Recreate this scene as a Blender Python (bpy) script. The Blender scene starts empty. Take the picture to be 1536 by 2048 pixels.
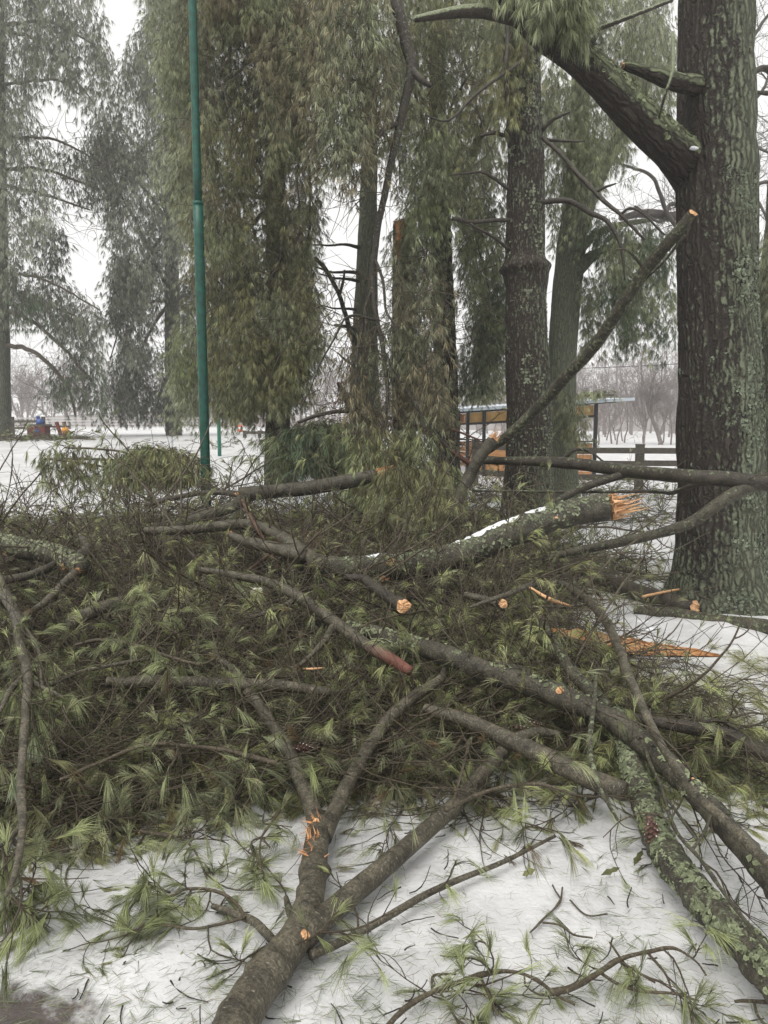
import bpy, math, random
import numpy as np

# ------------------------------------------------------------------ camera, world, sun
scene = bpy.context.scene
COL = scene.collection
F = 1479.0
CAMZ = 1.55
PITCH = math.atan((1024 - 850) / F)
SP, CP = math.sin(PITCH), math.cos(PITCH)
cam_d = bpy.data.cameras.new('camera')
cam = bpy.data.objects.new('camera', cam_d)
COL.objects.link(cam)
cam.location = (0, 0, CAMZ)
cam.rotation_euler = (math.pi / 2 - PITCH, 0, 0)
cam_d.sensor_fit = 'VERTICAL'
cam_d.sensor_height = 24
cam_d.lens = F / 2048 * 24
cam_d.clip_start = 0.05
cam_d.clip_end = 2000
scene.camera = cam
SUN_EL, SUN_ROT = 62.0, 215.0
w = bpy.data.worlds.new('World'); scene.world = w; w.use_nodes = True
nt = w.node_tree; nt.nodes.clear()
sky = nt.nodes.new('ShaderNodeTexSky'); sky.sky_type = 'NISHITA'; sky.sun_disc = False
sky.sun_elevation = math.radians(SUN_EL); sky.sun_rotation = math.radians(SUN_ROT)
sky.air_density = 1.0; sky.dust_density = 4.0; sky.ozone_density = 1.0
hsv = nt.nodes.new('ShaderNodeHueSaturation'); hsv.inputs['Saturation'].default_value = 0.0
mixn = nt.nodes.new('ShaderNodeMix'); mixn.data_type = 'RGBA'; mixn.inputs[0].default_value = 0.75
bg = nt.nodes.new('ShaderNodeBackground'); bg.inputs[1].default_value = 0.09
wo = nt.nodes.new('ShaderNodeOutputWorld')
nt.links.new(sky.outputs[0], hsv.inputs['Color'])
nt.links.new(hsv.outputs[0], mixn.inputs[6])
mixn.inputs[7].default_value = (7.9, 7.85, 7.7, 1)
nt.links.new(mixn.outputs[2], bg.inputs[0]); nt.links.new(bg.outputs[0], wo.inputs[0])
sd = bpy.data.lights.new('sun', 'SUN'); sd.energy = 1.5; sd.angle = math.radians(40); sd.color = (1, .97, .92)
sun = bpy.data.objects.new('sun', sd); COL.objects.link(sun)
_el, _az = math.radians(SUN_EL), math.radians(SUN_ROT)
# direction towards the sun in the sky texture: rotation clockwise from +Y
import mathutils
tow = mathutils.Vector((math.sin(_az) * math.cos(_el), math.cos(_az) * math.cos(_el), math.sin(_el)))
sun.rotation_euler = tow.to_track_quat('Z', 'Y').to_euler()
scene.view_settings.view_transform = 'Standard'
scene.view_settings.look = 'None'
scene.view_settings.exposure = 0.78
scene.view_settings.gamma = 1.0
try:
    cy = scene.cycles
    cy.max_bounces = 6; cy.diffuse_bounces = 4; cy.glossy_bounces = 2; cy.transmission_bounces = 3
    cy.volume_bounces = 1; cy.transparent_max_bounces = 4
    cy.caustics_reflective = False; cy.caustics_refractive = False
except Exception:
    pass

rng = np.random.default_rng(11)
random.seed(11)

# ------------------------------------------------------------------ maths helpers
def sstep(a, b, x):
    t = np.clip((x - a) / (b - a), 0, 1)
    return t * t * (3 - 2 * t)

def _h(i, j, k, s):
    n = (i.astype(np.int64) * 374761393 + j.astype(np.int64) * 668265263 + k.astype(np.int64) * 2147483647 + s * 144665) & 0xFFFFFFFF
    n = ((n ^ (n >> 13)) * 1274126177) & 0xFFFFFFFF
    n = (n ^ (n >> 16)) & 0xFFFF
    return n / 65535.0

def vn(P, s=0):
    P = np.asarray(P, float)
    I = np.floor(P); f = P - I; f = f * f * (3 - 2 * f)
    i, j, k = I[..., 0], I[..., 1], I[..., 2]
    r = 0
    for a in (0, 1):
        for b in (0, 1):
            for c in (0, 1):
                wgt = (f[..., 0] if a else 1 - f[..., 0]) * (f[..., 1] if b else 1 - f[..., 1]) * (f[..., 2] if c else 1 - f[..., 2])
                r = r + wgt * _h(i + a, j + b, k + c, s)
    return r

def fbm(P, o=3, s=0):
    r, a, t = 0, 1, 0
    P = np.asarray(P, float)
    for q in range(o):
        r = r + a * vn(P * (2 ** q) + 17.3 * q, s + q); t += a; a *= .5
    return r / t

def nrm(v):
    return v / np.maximum(np.linalg.norm(v, axis=-1, keepdims=True), 1e-9)

def G(x, y):
    x = np.asarray(x, float); y = np.asarray(y, float)
    a = x / np.maximum(y, 1.0)
    L = np.interp(y, [0, 9, 14, 24, 60, 400], [0, 0, .35, 1.15, 1.28, 1.3])
    R = np.interp(y, [0, 9, 17, 30, 60, 400], [0, 0, .08, .2, .35, .5])
    s = sstep(-.12, .22, a)
    return L * (1 - s) + R * s + .0 * x

def PH0(x, y):
    x = np.asarray(x, float); y = np.asarray(y, float)
    yy = y + .38 * sstep(-.45, -1.2, x)
    p = np.interp(yy, [2.55, 2.85, 3.2, 4, 5, 7, 9, 10, 12], [0, .04, .12, .24, .37, .47, .50, .28, 0])
    xr = np.interp(y, [2.5, 3, 3.5, 4, 5, 6, 8, 10], [2.3, 2.0, 1.5, 1.12, .95, 1.02, 1.25, 1.45])
    p = p * (1 - .42 * sstep(-1.2, -3.2, x) * sstep(5.5, 7.5, y))
    return p * (1 - sstep(xr - .35, xr + .45, x))

def S0(x, y):
    return G(x, y) + PH0(x, y)

def PH(x, y):
    p = PH0(x, y)
    P = np.stack([x, y, np.zeros_like(x)], -1)
    return np.maximum(p * (.50 + .48 * fbm(P * 2.2, 3, 5)), 0)

def ray(px, py):
    u = (np.asarray(px, float) - 768) / F
    v = -(np.asarray(py, float) - 1024) / F
    return np.stack([u, CP + SP * v, -SP + CP * v], -1)

def at(px, py, Y):
    d = ray(px, py)
    t = Y / d[..., 1]
    return np.array([0, 0, CAMZ]) + d * np.asarray(t)[..., None]

def depth(p):
    p = np.asarray(p)
    return p[..., 1] * CP - (p[..., 2] - CAMZ) * SP

def hit(px, py, lift=0.0, surf=S0):
    d = ray(px, py)
    t = 1.2
    while t < 90:
        p = np.array([0, 0, CAMZ]) + d * t
        if p[2] <= surf(p[0], p[1]) + lift:
            return p
        t *= 1.004
    return np.array([0, 0, CAMZ]) + d * t

# ------------------------------------------------------------------ mesh collector
class NM:
    def __init__(s):
        s.v = []; s.f = []; s.b = []; s.t = []; s.sm = []; s.n = 0
    def add(s, v, f, bc=None, tint=None, smooth=True):
        v = np.asarray(v, np.float32).reshape(-1, 3); f = np.asarray(f, np.int64).reshape(-1, 3)
        s.v.append(v); s.f.append(f + s.n)
        s.b.append(v if bc is None else np.asarray(bc, np.float32).reshape(-1, 3))
        if tint is None: tint = np.zeros((len(v), 3))
        tint = np.broadcast_to(np.asarray(tint, np.float32), (len(v), 3))
        s.t.append(tint); s.sm.append(np.full(len(f), smooth)); s.n += len(v)
    def build(s, name, mat, parent=None, origin=None):
        me = bpy.data.meshes.new(name)
        if s.n:
            v = np.concatenate(s.v).astype(np.float32); f = np.concatenate(s.f).astype(np.int32)
            b = np.concatenate(s.b).astype(np.float32); t = np.concatenate(s.t).astype(np.float32)
            sm = np.concatenate(s.sm)
            if origin is not None: v = v - np.asarray(origin, np.float32)
            me.vertices.add(len(v)); me.vertices.foreach_set('co', v.ravel())
            me.loops.add(len(f) * 3); me.loops.foreach_set('vertex_index', f.ravel())
            me.polygons.add(len(f))
            me.polygons.foreach_set('loop_start', np.arange(0, len(f) * 3, 3, dtype=np.int32))
            try: me.polygons.foreach_set('loop_total', np.full(len(f), 3, dtype=np.int32))
            except Exception: pass
            me.polygons.foreach_set('use_smooth', sm)
            me.update(calc_edges=True)
            a = me.attributes.new('bc', 'FLOAT_VECTOR', 'POINT'); a.data.foreach_set('vector', b.ravel())
            c = me.attributes.new('tint', 'FLOAT_COLOR', 'POINT')
            c.data.foreach_set('color', np.concatenate([t, np.ones((len(t), 1), np.float32)], 1).ravel())
        o = bpy.data.objects.new(name, me); COL.objects.link(o)
        if mat: me.materials.append(mat)
        if parent is not None: o.parent = parent
        elif origin is not None: o.location = tuple(float(q) for q in origin)
        return o

def tag(o, label=None, cat=None, group=None, kind=None):
    if label: o['label'] = label
    if cat: o['category'] = cat
    if group: o['group'] = group
    if kind: o['kind'] = kind
    return o

def empty(name, loc, label, cat, group=None):
    o = bpy.data.objects.new(name, None); COL.objects.link(o)
    o.empty_display_size = .2
    o.location = tuple(float(q) for q in loc)
    return tag(o, label, cat, group)

def resample(P, R, step):
    P = np.asarray(P, float); R = np.asarray(R, float)
    n = len(P)
    E = np.vstack([2 * P[0] - P[1], P, 2 * P[-1] - P[-2]])
    out, ro = [], []
    for i in range(n - 1):
        a, b, c, d = E[i], E[i + 1], E[i + 2], E[i + 3]
        k = max(2, int(np.linalg.norm(c - b) / step) + 1)
        for q in range(k):
            t = q / k
            out.append(.5 * ((2 * b) + (c - a) * t + (2 * a - 5 * b + 4 * c - d) * t * t + (3 * b - a - 3 * c + d) * t ** 3))
            ro.append(R[i] * (1 - t) + R[i + 1] * t)
    out.append(P[-1]); ro.append(R[-1])
    return np.array(out), np.array(ro)

def tube(nm, P, R, sides=12, step=.05, wob=.06, disp=None, lich=None, smooth=True, capend=True, crook=0.0, seed=0, cap0=True):
    P, R = resample(P, R, step)
    n = len(P)
    if crook:
        s = np.arange(n) * step
        J = np.stack([fbm(np.stack([s * 3.1, s * 0 + 7 * q + seed, s * 0], -1), 3, seed + q) - .5 for q in range(3)], -1)
        P = P + J * crook * np.minimum(1, np.minimum(np.arange(n), np.arange(n)[::-1]) / 4.0)[:, None]
    T = nrm(np.gradient(P, axis=0))
    ref = np.array([0.31, .17, .93]) if abs(T[0][2]) < .8 else np.array([1., .1, 0.])
    U = np.zeros_like(P); u = nrm(np.cross(T[0], ref))
    for i in range(n):
        u = nrm(u - T[i] * np.dot(u, T[i])); U[i] = u
    V = np.cross(T, U)
    a = np.linspace(0, 2 * np.pi, sides, endpoint=False)
    dirs = U[:, None] * np.cos(a)[None, :, None] + V[:, None] * np.sin(a)[None, :, None]
    sl = np.concatenate([[0], np.cumsum(np.linalg.norm(np.diff(P, axis=0), axis=1))])
    bc = np.stack([np.cos(a)[None] * R[:, None], np.sin(a)[None] * R[:, None], np.broadcast_to(sl[:, None], (n, sides))], -1)
    rr = R[:, None] * (1 + wob * 2 * (fbm(bc * np.array([1, 1, .4]) / max(R.mean(), .01) * 1.3 + seed * 3.7, 2, seed) - .5))
    if disp is not None: rr = rr + disp(bc, sl, P, dirs)
    vv = P[:, None] + dirs * rr[..., None]
    i = np.arange(n - 1)[:, None] * sides; j = np.arange(sides)[None]; j2 = (j + 1) % sides
    A, B, C, D = i + j, i + j2, i + sides + j2, i + sides + j
    f = np.concatenate([np.stack([A, B, C], -1).reshape(-1, 3), np.stack([A, C, D], -1).reshape(-1, 3)])
    vv = vv.reshape(-1, 3); b2 = bc.reshape(-1, 3)
    tint = np.zeros((n * sides, 3))
    if lich is not None:
        if callable(lich): tint = lich(vv, b2, dirs.reshape(-1, 3))
        else: tint = np.broadcast_to(np.array(lich, float), (n * sides, 3)).copy()
    caps = []
    ex = []
    if capend:
        ex.append(P[-1] + T[-1] * R[-1] * .3); k = n * sides; o = (n - 1) * sides
        caps += [[o + q, o + (q + 1) % sides, k] for q in range(sides)]
    if cap0:
        ex.append(P[0] - T[0] * R[0] * .3); k = n * sides + len(ex) - 1
        caps += [[(q + 1) % sides, q, k] for q in range(sides)]
    if ex:
        vv = np.vstack([vv, ex]); b2 = np.vstack([b2, [[0, 0, sl[-1]]] * len(ex)]); tint = np.vstack([tint, tint[:len(ex)]])
        f = np.concatenate([f, np.array(caps)])
    nm.add(vv, f, b2, tint, smooth)
    return P, R, T, U, V

def btubes(nm, P, R, sides=3, tint=(0, 0, 0)):
    """many thin tubes at once: P (N,M,3), R (N,M)"""
    N, M = P.shape[:2]
    if N == 0: return
    T = nrm(np.gradient(P, axis=1))
    ref = nrm(rng.normal(size=(N, 1, 3)))
    U = nrm(np.cross(T, np.broadcast_to(ref, T.shape))); V = np.cross(T, U)
    a = np.linspace(0, 2 * np.pi, sides, endpoint=False)
    vv = P[:, :, None] + R[:, :, None, None] * (U[:, :, None] * np.cos(a)[:, None] + V[:, :, None] * np.sin(a)[:, None])
    base = (np.arange(N) * M * sides)[:, None, None]; i = (np.arange(M - 1) * sides)[None, :, None]; j = np.arange(sides)[None, None]; j2 = (j + 1) % sides
    A, B, C, D = base + i + j, base + i + j2, base + i + sides + j2, base + i + sides + j
    f = np.concatenate([np.stack([A, B, C], -1).reshape(-1, 3), np.stack([A, C, D], -1).reshape(-1, 3)])
    s = np.linspace(0, 1, M)[None, :, None] * np.ones((N, 1, sides))
    bc = np.stack([np.cos(a)[None, None] * R[..., None] + rng.random((N, 1, 1)) * 5, np.sin(a)[None, None] * R[..., None], s], -1)
    tt = np.asarray(tint, float)
    if tt.ndim == 2: tt = np.repeat(tt, M * sides, axis=0)
    nm.add(vv.reshape(-1, 3), f, bc.reshape(-1, 3), tt)

def needles(nm, P0, A, K, L, W, spread, droop, tint, off=0.0, flat=False, tipwhite=.25):
    """P0 (N,3) tuft bases, A (N,3) axes"""
    N = len(P0)
    if N == 0: return
    L = np.broadcast_to(np.asarray(L, float), (N,)); spread = np.broadcast_to(np.asarray(spread, float), (N,))
    W = np.broadcast_to(np.asarray(W, float), (N,))
    A = nrm(A)
    D = nrm(A[:, None] + rng.normal(size=(N, K, 3)) * spread[:, None, None])
    B = P0[:, None] - A[:, None] * (rng.random((N, K, 1)) * off) 
    Ln = (L[:, None] * (0.7 + .45 * rng.random((N, K))))[..., None]
    Wn = (W[:, None] * (0.7 + .6 * rng.random((N, K))))[..., None]
    dr = np.asarray(droop) * (0.5 + rng.random((N, K, 1)))
    g = np.array([0, 0, -1.0])
    mid = B + D * Ln * .5 + g * dr * Ln * .18
    tip = B + D * Ln * .95 + g * dr * Ln * .6
    S = nrm(np.cross(D, rng.normal(size=(N, K, 3)))) * Wn * .5
    vv = np.stack([B - S * .6, B + S * .6, mid + S, mid - S, tip], 2)
    n = N * K
    o = (np.arange(n) * 5)[:, None]
    f = np.concatenate([o + np.array([0, 1, 2]), o + np.array([0, 2, 3]), o + np.array([3, 2, 4])])
    t = np.asarray(tint, float)
    if t.ndim == 1: t = np.broadcast_to(t, (N, 3))
    t = t[:, None] * (0.78 + .44 * rng.random((N, K, 1)))
    tip_c = t * (1 - tipwhite) + tipwhite * np.array([.36, .40, .34])
    tt = np.stack([t * .8, t * .8, t, t, tip_c], 2)
    nm.add(vv.reshape(-1, 3), f, None, tt.reshape(-1, 3), smooth=False)

# ------------------------------------------------------------------ materials
def newmat(name):
    m = bpy.data.materials.new(name); m.use_nodes = True
    nt = m.node_tree; b = nt.nodes['Principled BSDF']
    return m, nt, b

def nd(nt, t, **kw):
    n = nt.nodes.new(t)
    for k, v in kw.items():
        if k in n.inputs.keys() if hasattr(n.inputs, 'keys') else False: n.inputs[k].default_value = v
        else: setattr(n, k, v)
    return n

def ramp(nt, src, stops):
    r = nt.nodes.new('ShaderNodeValToRGB'); nt.links.new(src, r.inputs[0])
    el = r.color_ramp.elements
    while len(el) < len(stops): el.new(.5)
    for e, (p, c) in zip(el, stops):
        e.position = p; e.color = c if len(c) == 4 else (*c, 1)
    return r.outputs[0]

def noise(nt, vec, scale, detail=4, rough=.55, dist=0.0):
    n = nt.nodes.new('ShaderNodeTexNoise'); n.inputs['Scale'].default_value = scale
    n.inputs['Detail'].default_value = detail; n.inputs['Roughness'].default_value = rough; n.inputs['Distortion'].default_value = dist
    if vec is not None: nt.links.new(vec, n.inputs['Vector'])
    return n.outputs[0]

def vmul(nt, vec, s):
    n = nt.nodes.new('ShaderNodeVectorMath'); n.operation = 'MULTIPLY'; nt.links.new(vec, n.inputs[0]); n.inputs[1].default_value = s
    return n.outputs[0]

def mth(nt, op, a, b=None, c=None, clamp=False):
    n = nt.nodes.new('ShaderNodeMath'); n.operation = op; n.use_clamp = clamp
    for i, q in enumerate((a, b, c)):
        if q is None: continue
        if isinstance(q, (int, float)): n.inputs[i].default_value = q
        else: nt.links.new(q, n.inputs[i])
    return n.outputs[0]

def mixc(nt, fac, a, b):
    n = nt.nodes.new('ShaderNodeMix'); n.data_type = 'RGBA'
    if isinstance(fac, (int, float)): n.inputs[0].default_value = fac
    else: nt.links.new(fac, n.inputs[0])
    for i, q in ((6, a), (7, b)):
        if isinstance(q, tuple): n.inputs[i].default_value = (*q, 1) if len(q) == 3 else q
        else: nt.links.new(q, n.inputs[i])
    return n.outputs[2]

def bump(nt, b, h, strength, dist):
    n = nt.nodes.new('ShaderNodeBump'); n.inputs['Strength'].default_value = strength; n.inputs['Distance'].default_value = dist
    nt.links.new(h, n.inputs['Height']); nt.links.new(n.outputs[0], b.inputs['Normal'])

def attr(nt, name):
    a = nt.nodes.new('ShaderNodeAttribute'); a.attribute_name = name
    return a

def needle_mat(name, rough=.42, trans=.18):
    m, nt, b = newmat(name)
    a = attr(nt, 'tint')
    nt.links.new(a.outputs['Color'], b.inputs['Base Color'])
    b.inputs['Roughness'].default_value = rough; b.inputs['Specular IOR Level'].default_value = .22
    tr = nt.nodes.new('ShaderNodeBsdfTranslucent'); nt.links.new(a.outputs['Color'], tr.inputs[0])
    mx = nt.nodes.new('ShaderNodeMixShader'); mx.inputs[0].default_value = trans
    out = nt.nodes['Material Output']
    nt.links.new(b.outputs[0], mx.inputs[1]); nt.links.new(tr.outputs[0], mx.inputs[2]); nt.links.new(mx.outputs[0], out.inputs[0])
    return m

def old_bark(name, sc=1.0, dark=(.008, .007, .006), brown=(.040, .033, .027), lc=(.13, .145, .10), lc2=(.215, .24, .178)):
    m, nt, b = newmat(name)
    bc = attr(nt, 'bc').outputs['Vector']; tn = attr(nt, 'tint')
    sep = nt.nodes.new('ShaderNodeSeparateColor'); nt.links.new(tn.outputs['Color'], sep.inputs[0])
    n0 = nt.nodes.new('ShaderNodeTexNoise'); n0.inputs['Scale'].default_value = 9 * sc; n0.inputs['Detail'].default_value = 3
    nt.links.new(bc, n0.inputs['Vector'])
    sc3 = vmul(nt, bc, (24 * sc, 24 * sc, 3.8 * sc))
    vm = nt.nodes.new('ShaderNodeVectorMath'); vm.operation = 'MULTIPLY_ADD'
    nt.links.new(n0.outputs['Color'], vm.inputs[0]); vm.inputs[1].default_value = (1.6, 1.6, 1.6); nt.links.new(sc3, vm.inputs[2])
    vo = nt.nodes.new('ShaderNodeTexVoronoi'); vo.feature = 'DISTANCE_TO_EDGE'; vo.inputs['Scale'].default_value = 1.0
    nt.links.new(vm.outputs[0], vo.inputs['Vector'])
    ridge = ramp(nt, vo.outputs['Distance'], [(.02, (0, 0, 0)), (.30, (1, 1, 1))])
    fine = noise(nt, vmul(nt, bc, (1, 1, .5)), 70 * sc, 5, .65)
    col = mixc(nt, ridge, dark, brown)
    col = mixc(nt, mth(nt, 'MULTIPLY', fine, .5), col, tuple(q * 1.7 for q in brown))
    ln = noise(nt, vmul(nt, bc, (1, 1, .7)), 27 * sc, 7, .7)
    big = noise(nt, vmul(nt, bc, (1, 1, .5)), 3.0, 3, .5)
    s = mth(nt, 'ADD', ln, mth(nt, 'MULTIPLY', sep.outputs[0], .42))
    s = mth(nt, 'ADD', s, mth(nt, 'MULTIPLY', big, .30))
    s = mth(nt, 'ADD', s, mth(nt, 'MULTIPLY', ridge, .10))
    lm = ramp(nt, s, [(.86, (0, 0, 0)), (.92, (1, 1, 1))])
    lm = mth(nt, 'MULTIPLY', lm, mth(nt, 'ADD', mth(nt, 'MULTIPLY', ridge, .75), .25), clamp=True)
    lcol = mixc(nt, noise(nt, bc, 42 * sc, 4, .6), tuple(q * .55 for q in lc), lc2)
    lcol = mixc(nt, sep.outputs[1], lcol, (.17, .20, .07))
    col = mixc(nt, lm, col, lcol)
    nt.links.new(col, b.inputs['Base Color'])
    b.inputs['Roughness'].default_value = .75; b.inputs['Specular IOR Level'].default_value = .25
    h = mth(nt, 'ADD', mth(nt, 'MULTIPLY', ridge, 1.0), mth(nt, 'MULTIPLY', fine, .5))
    h = mth(nt, 'ADD', h, mth(nt, 'MULTIPLY', lm, .25))
    bump(nt, b, h, .9, .018 / sc)
    return m

def young_bark(name, c1=(.030, .025, .017), c2=(.195, .172, .120), fleck=(.30, .28, .22), rough=.5):
    m, nt, b = newmat(name)
    bc = attr(nt, 'bc').outputs['Vector']; tn = attr(nt, 'tint')
    sep = nt.nodes.new('ShaderNodeSeparateColor'); nt.links.new(tn.outputs['Color'], sep.inputs[0])
    big = noise(nt, bc, 14, 5, .6)
    col = mixc(nt, ramp(nt, big, [(.32, (0, 0, 0)), (.68, (1, 1, 1))]), c1, c2)
    fl = noise(nt, vmul(nt, bc, (1, 1, 3.2)), 60, 4, .65)
    fm = ramp(nt, fl, [(.57, (0, 0, 0)), (.64, (1, 1, 1))])
    col = mixc(nt, mth(nt, 'MULTIPLY', fm, .75), col, fleck)
    col = mixc(nt, ramp(nt, noise(nt, bc, 120, 5, .75), [(.4, (.75, .75, .75)), (.62, (0, 0, 0))]), col, tuple(q * .6 for q in c1))
    rings = noise(nt, vmul(nt, bc, (.15, .15, 1)), 55, 3, .6)
    col = mixc(nt, mth(nt, 'MULTIPLY', ramp(nt, rings, [(.55, (0, 0, 0)), (.7, (1, 1, 1))]), .5), col, tuple(q * .5 for q in c1))
    ln = noise(nt, bc, 34, 8, .72)
    s = mth(nt, 'ADD', ln, mth(nt, 'MULTIPLY', sep.outputs[0], .4))
    s = mth(nt, 'ADD', s, mth(nt, 'MULTIPLY', noise(nt, bc, 5, 2), .25))
    lm = ramp(nt, s, [(.86, (0, 0, 0)), (.93, (1, 1, 1))])
    lcol = mixc(nt, ramp(nt, noise(nt, bc, 75, 5, .7), [(.35, (0, 0, 0)), (.65, (1, 1, 1))]), (.07, .085, .05), (.29, .32, .23))
    lcol = mixc(nt, mth(nt, 'MULTIPLY', sep.outputs[1], noise(nt, bc, 30, 4)), lcol, (.20, .23, .06))
    col = mixc(nt, lm, col, lcol)
    col = mixc(nt, sep.outputs[2], col, (.16, .052, .035))
    nt.links.new(col, b.inputs['Base Color']); b.inputs['Roughness'].default_value = rough; b.inputs['Specular IOR Level'].default_value = .35
    h = mth(nt, 'ADD', mth(nt, 'MULTIPLY', fl, .5), mth(nt, 'ADD', mth(nt, 'MULTIPLY', lm, 1.6), mth(nt, 'MULTIPLY', noise(nt, bc, 90, 5, .7), 1.5)))
    h = mth(nt, 'ADD', h, rings)
    bump(nt, b, h, .7, .006)
    return m

def simple(name, c, rough=.6, var=.25, scale=20, metal=0, bmp=0):
    m, nt, b = newmat(name)
    tc = nt.nodes.new('ShaderNodeTexCoord')
    n = noise(nt, tc.outputs['Object'], scale, 5)
    col = mixc(nt, ramp(nt, n, [(.3, (0, 0, 0)), (.7, (1, 1, 1))]), tuple(q * (1 - var) for q in c), tuple(min(1, q * (1 + var)) for q in c))
    nt.links.new(col, b.inputs['Base Color']); b.inputs['Roughness'].default_value = rough; b.inputs['Metallic'].default_value = metal
    if bmp: bump(nt, b, n, .5, bmp)
    return m

def wood_mat(name, c1=(.50, .25, .11), c2=(.68, .44, .24), c3=(.24, .10, .05)):
    m, nt, b = newmat(name)
    bc = attr(nt, 'bc').outputs['Vector']
    n = noise(nt, vmul(nt, bc, (1, 1, .12)), 160, 4, .6)
    n2 = noise(nt, bc, 14, 3)
    col = mixc(nt, ramp(nt, n, [(.35, (0, 0, 0)), (.65, (1, 1, 1))]), c1, c2)
    col = mixc(nt, ramp(nt, n2, [(.55, (0, 0, 0)), (.72, (1, 1, 1))]), col, c3)
    nt.links.new(col, b.inputs['Base Color']); b.inputs['Roughness'].default_value = .6
    bump(nt, b, n, .6, .004)
    return m

M_needle = needle_mat('needles_iced')
M_oldbark = old_bark('bark_old_pine')
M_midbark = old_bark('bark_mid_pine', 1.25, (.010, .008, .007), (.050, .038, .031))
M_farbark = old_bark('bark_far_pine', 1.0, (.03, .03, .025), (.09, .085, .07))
M_palebark = old_bark('bark_pale_pine', 1.3, (.035, .036, .028), (.13, .14, .105))
M_young = young_bark('bark_young')
M_youngdark = young_bark('bark_young_dark', (.028, .022, .017), (.085, .072, .052), (.16, .15, .12))
M_lichbark = young_bark('bark_lichen', (.028, .025, .018), (.135, .120, .085), (.24, .23, .17), .6)
M_twig = young_bark('twig_bark', (.052, .040, .026), (.150, .122, .080), (.25, .22, .15), .45)
M_wood = wood_mat('torn_wood')
M_woodred = wood_mat('torn_wood_red', (.42, .15, .05), (.6, .27, .10), (.16, .06, .03))

def snow_mat():
    m, nt, b = newmat('snow')
    g = nt.nodes.new('ShaderNodeNewGeometry'); tn = attr(nt, 'tint')
    sep = nt.nodes.new('ShaderNodeSeparateColor'); nt.links.new(tn.outputs['Color'], sep.inputs[0])
    n1 = noise(nt, g.outputs['Position'], 2.2, 5, .6); n2 = noise(nt, g.outputs['Position'], 26, 5, .7)
    col = mixc(nt, ramp(nt, n1, [(.35, (0, 0, 0)), (.7, (1, 1, 1))]), (.46, .46, .465), (.66, .66, .66))
    # litter frozen into the snow
    s = mth(nt, 'ADD', mth(nt, 'MULTIPLY', n2, .6), mth(nt, 'ADD', mth(nt, 'MULTIPLY', n1, .4), mth(nt, 'MULTIPLY', sep.outputs[0], .45)))
    lit = ramp(nt, s, [(.60, (0, 0, 0)), (.92, (1, 1, 1))])
    col = mixc(nt, mth(nt, 'MULTIPLY', lit, .8), col, (.24, .25, .15))
    mud = mth(nt, 'ADD', mth(nt, 'MULTIPLY', noise(nt, g.outputs['Position'], 14, 5, .7), .7), mth(nt, 'MULTIPLY', sep.outputs[1], .6))
    col = mixc(nt, ramp(nt, mud, [(.58, (0, 0, 0)), (.82, (1, 1, 1))]), col, (.09, .075, .07))
    nt.links.new(col, b.inputs['Base Color']); b.inputs['Roughness'].default_value = .42
    b.inputs['Specular IOR Level'].default_value = .4
    h = mth(nt, 'ADD', noise(nt, g.outputs['Position'], 9, 5, .6), mth(nt, 'MULTIPLY', noise(nt, g.outputs['Position'], 60, 3), .25))
    bump(nt, b, h, .5, .03)
    return m
M_snow = snow_mat()
M_snowlump = simple('snow_lump', (.66, .67, .69), .5, .05, 30, 0, .01)
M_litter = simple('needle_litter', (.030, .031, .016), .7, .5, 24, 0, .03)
M_green = simple('green_paint', (.002, .066, .044), .5, .4, 16)
M_green2 = simple('green_paint_pale', (.006, .13, .085), .4, .08, 6)
M_black = simple('black_steel', (.012, .013, .015), .5, .2, 10)
M_roof = simple('metal_roof', (.50, .56, .62), .35, .1, 3, .3)
M_ply = simple('yellow_boards', (.62, .38, .13), .6, .18, 9)
M_orangeboard = simple('orange_boards', (.50, .25, .10), .6, .25, 9)
M_fence = simple('fence_wood', (.075, .065, .05), .7, .3, 14)
M_palefence = simple('pale_fence', (.5, .5, .5), .6, .1, 4)
M_redwood = simple('dark_red_paint', (.16, .035, .03), .6, .2, 8)
M_blue = simple('blue_plastic', (.05, .10, .32), .5, .2, 8)
M_yellow = simple('orange_plastic', (.75, .33, .03), .5, .1, 8)
M_wire = simple('wire', (.05, .05, .05), .5, .1, 8)
M_galv = simple('galvanised', (.45, .48, .5), .4, .1, 8, .4)
M_orange = simple('orange_marker', (.8, .2, .08), .5, .1, 8)
M_white = simple('white_marker', (.75, .75, .75), .5, .1, 8)
M_frosttwig = simple('frosted_twigs', (.165, .138, .128), .7, .25, 3)
M_hill = simple('wooded_hill', (.19, .162, .150), .9, .3, .25)
M_cone = simple('cone_scale', (.10, .05, .036), .5, .4, 60)
M_conetip = simple('cone_resin', (.55, .5, .48), .4, .2, 60)
M_leaf = simple('leaf_green', (.16, .17, .06), .5, .3, 40)
M_rust = simple('rust_leaves', (.30, .08, .04), .7, .3, 30)

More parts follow.
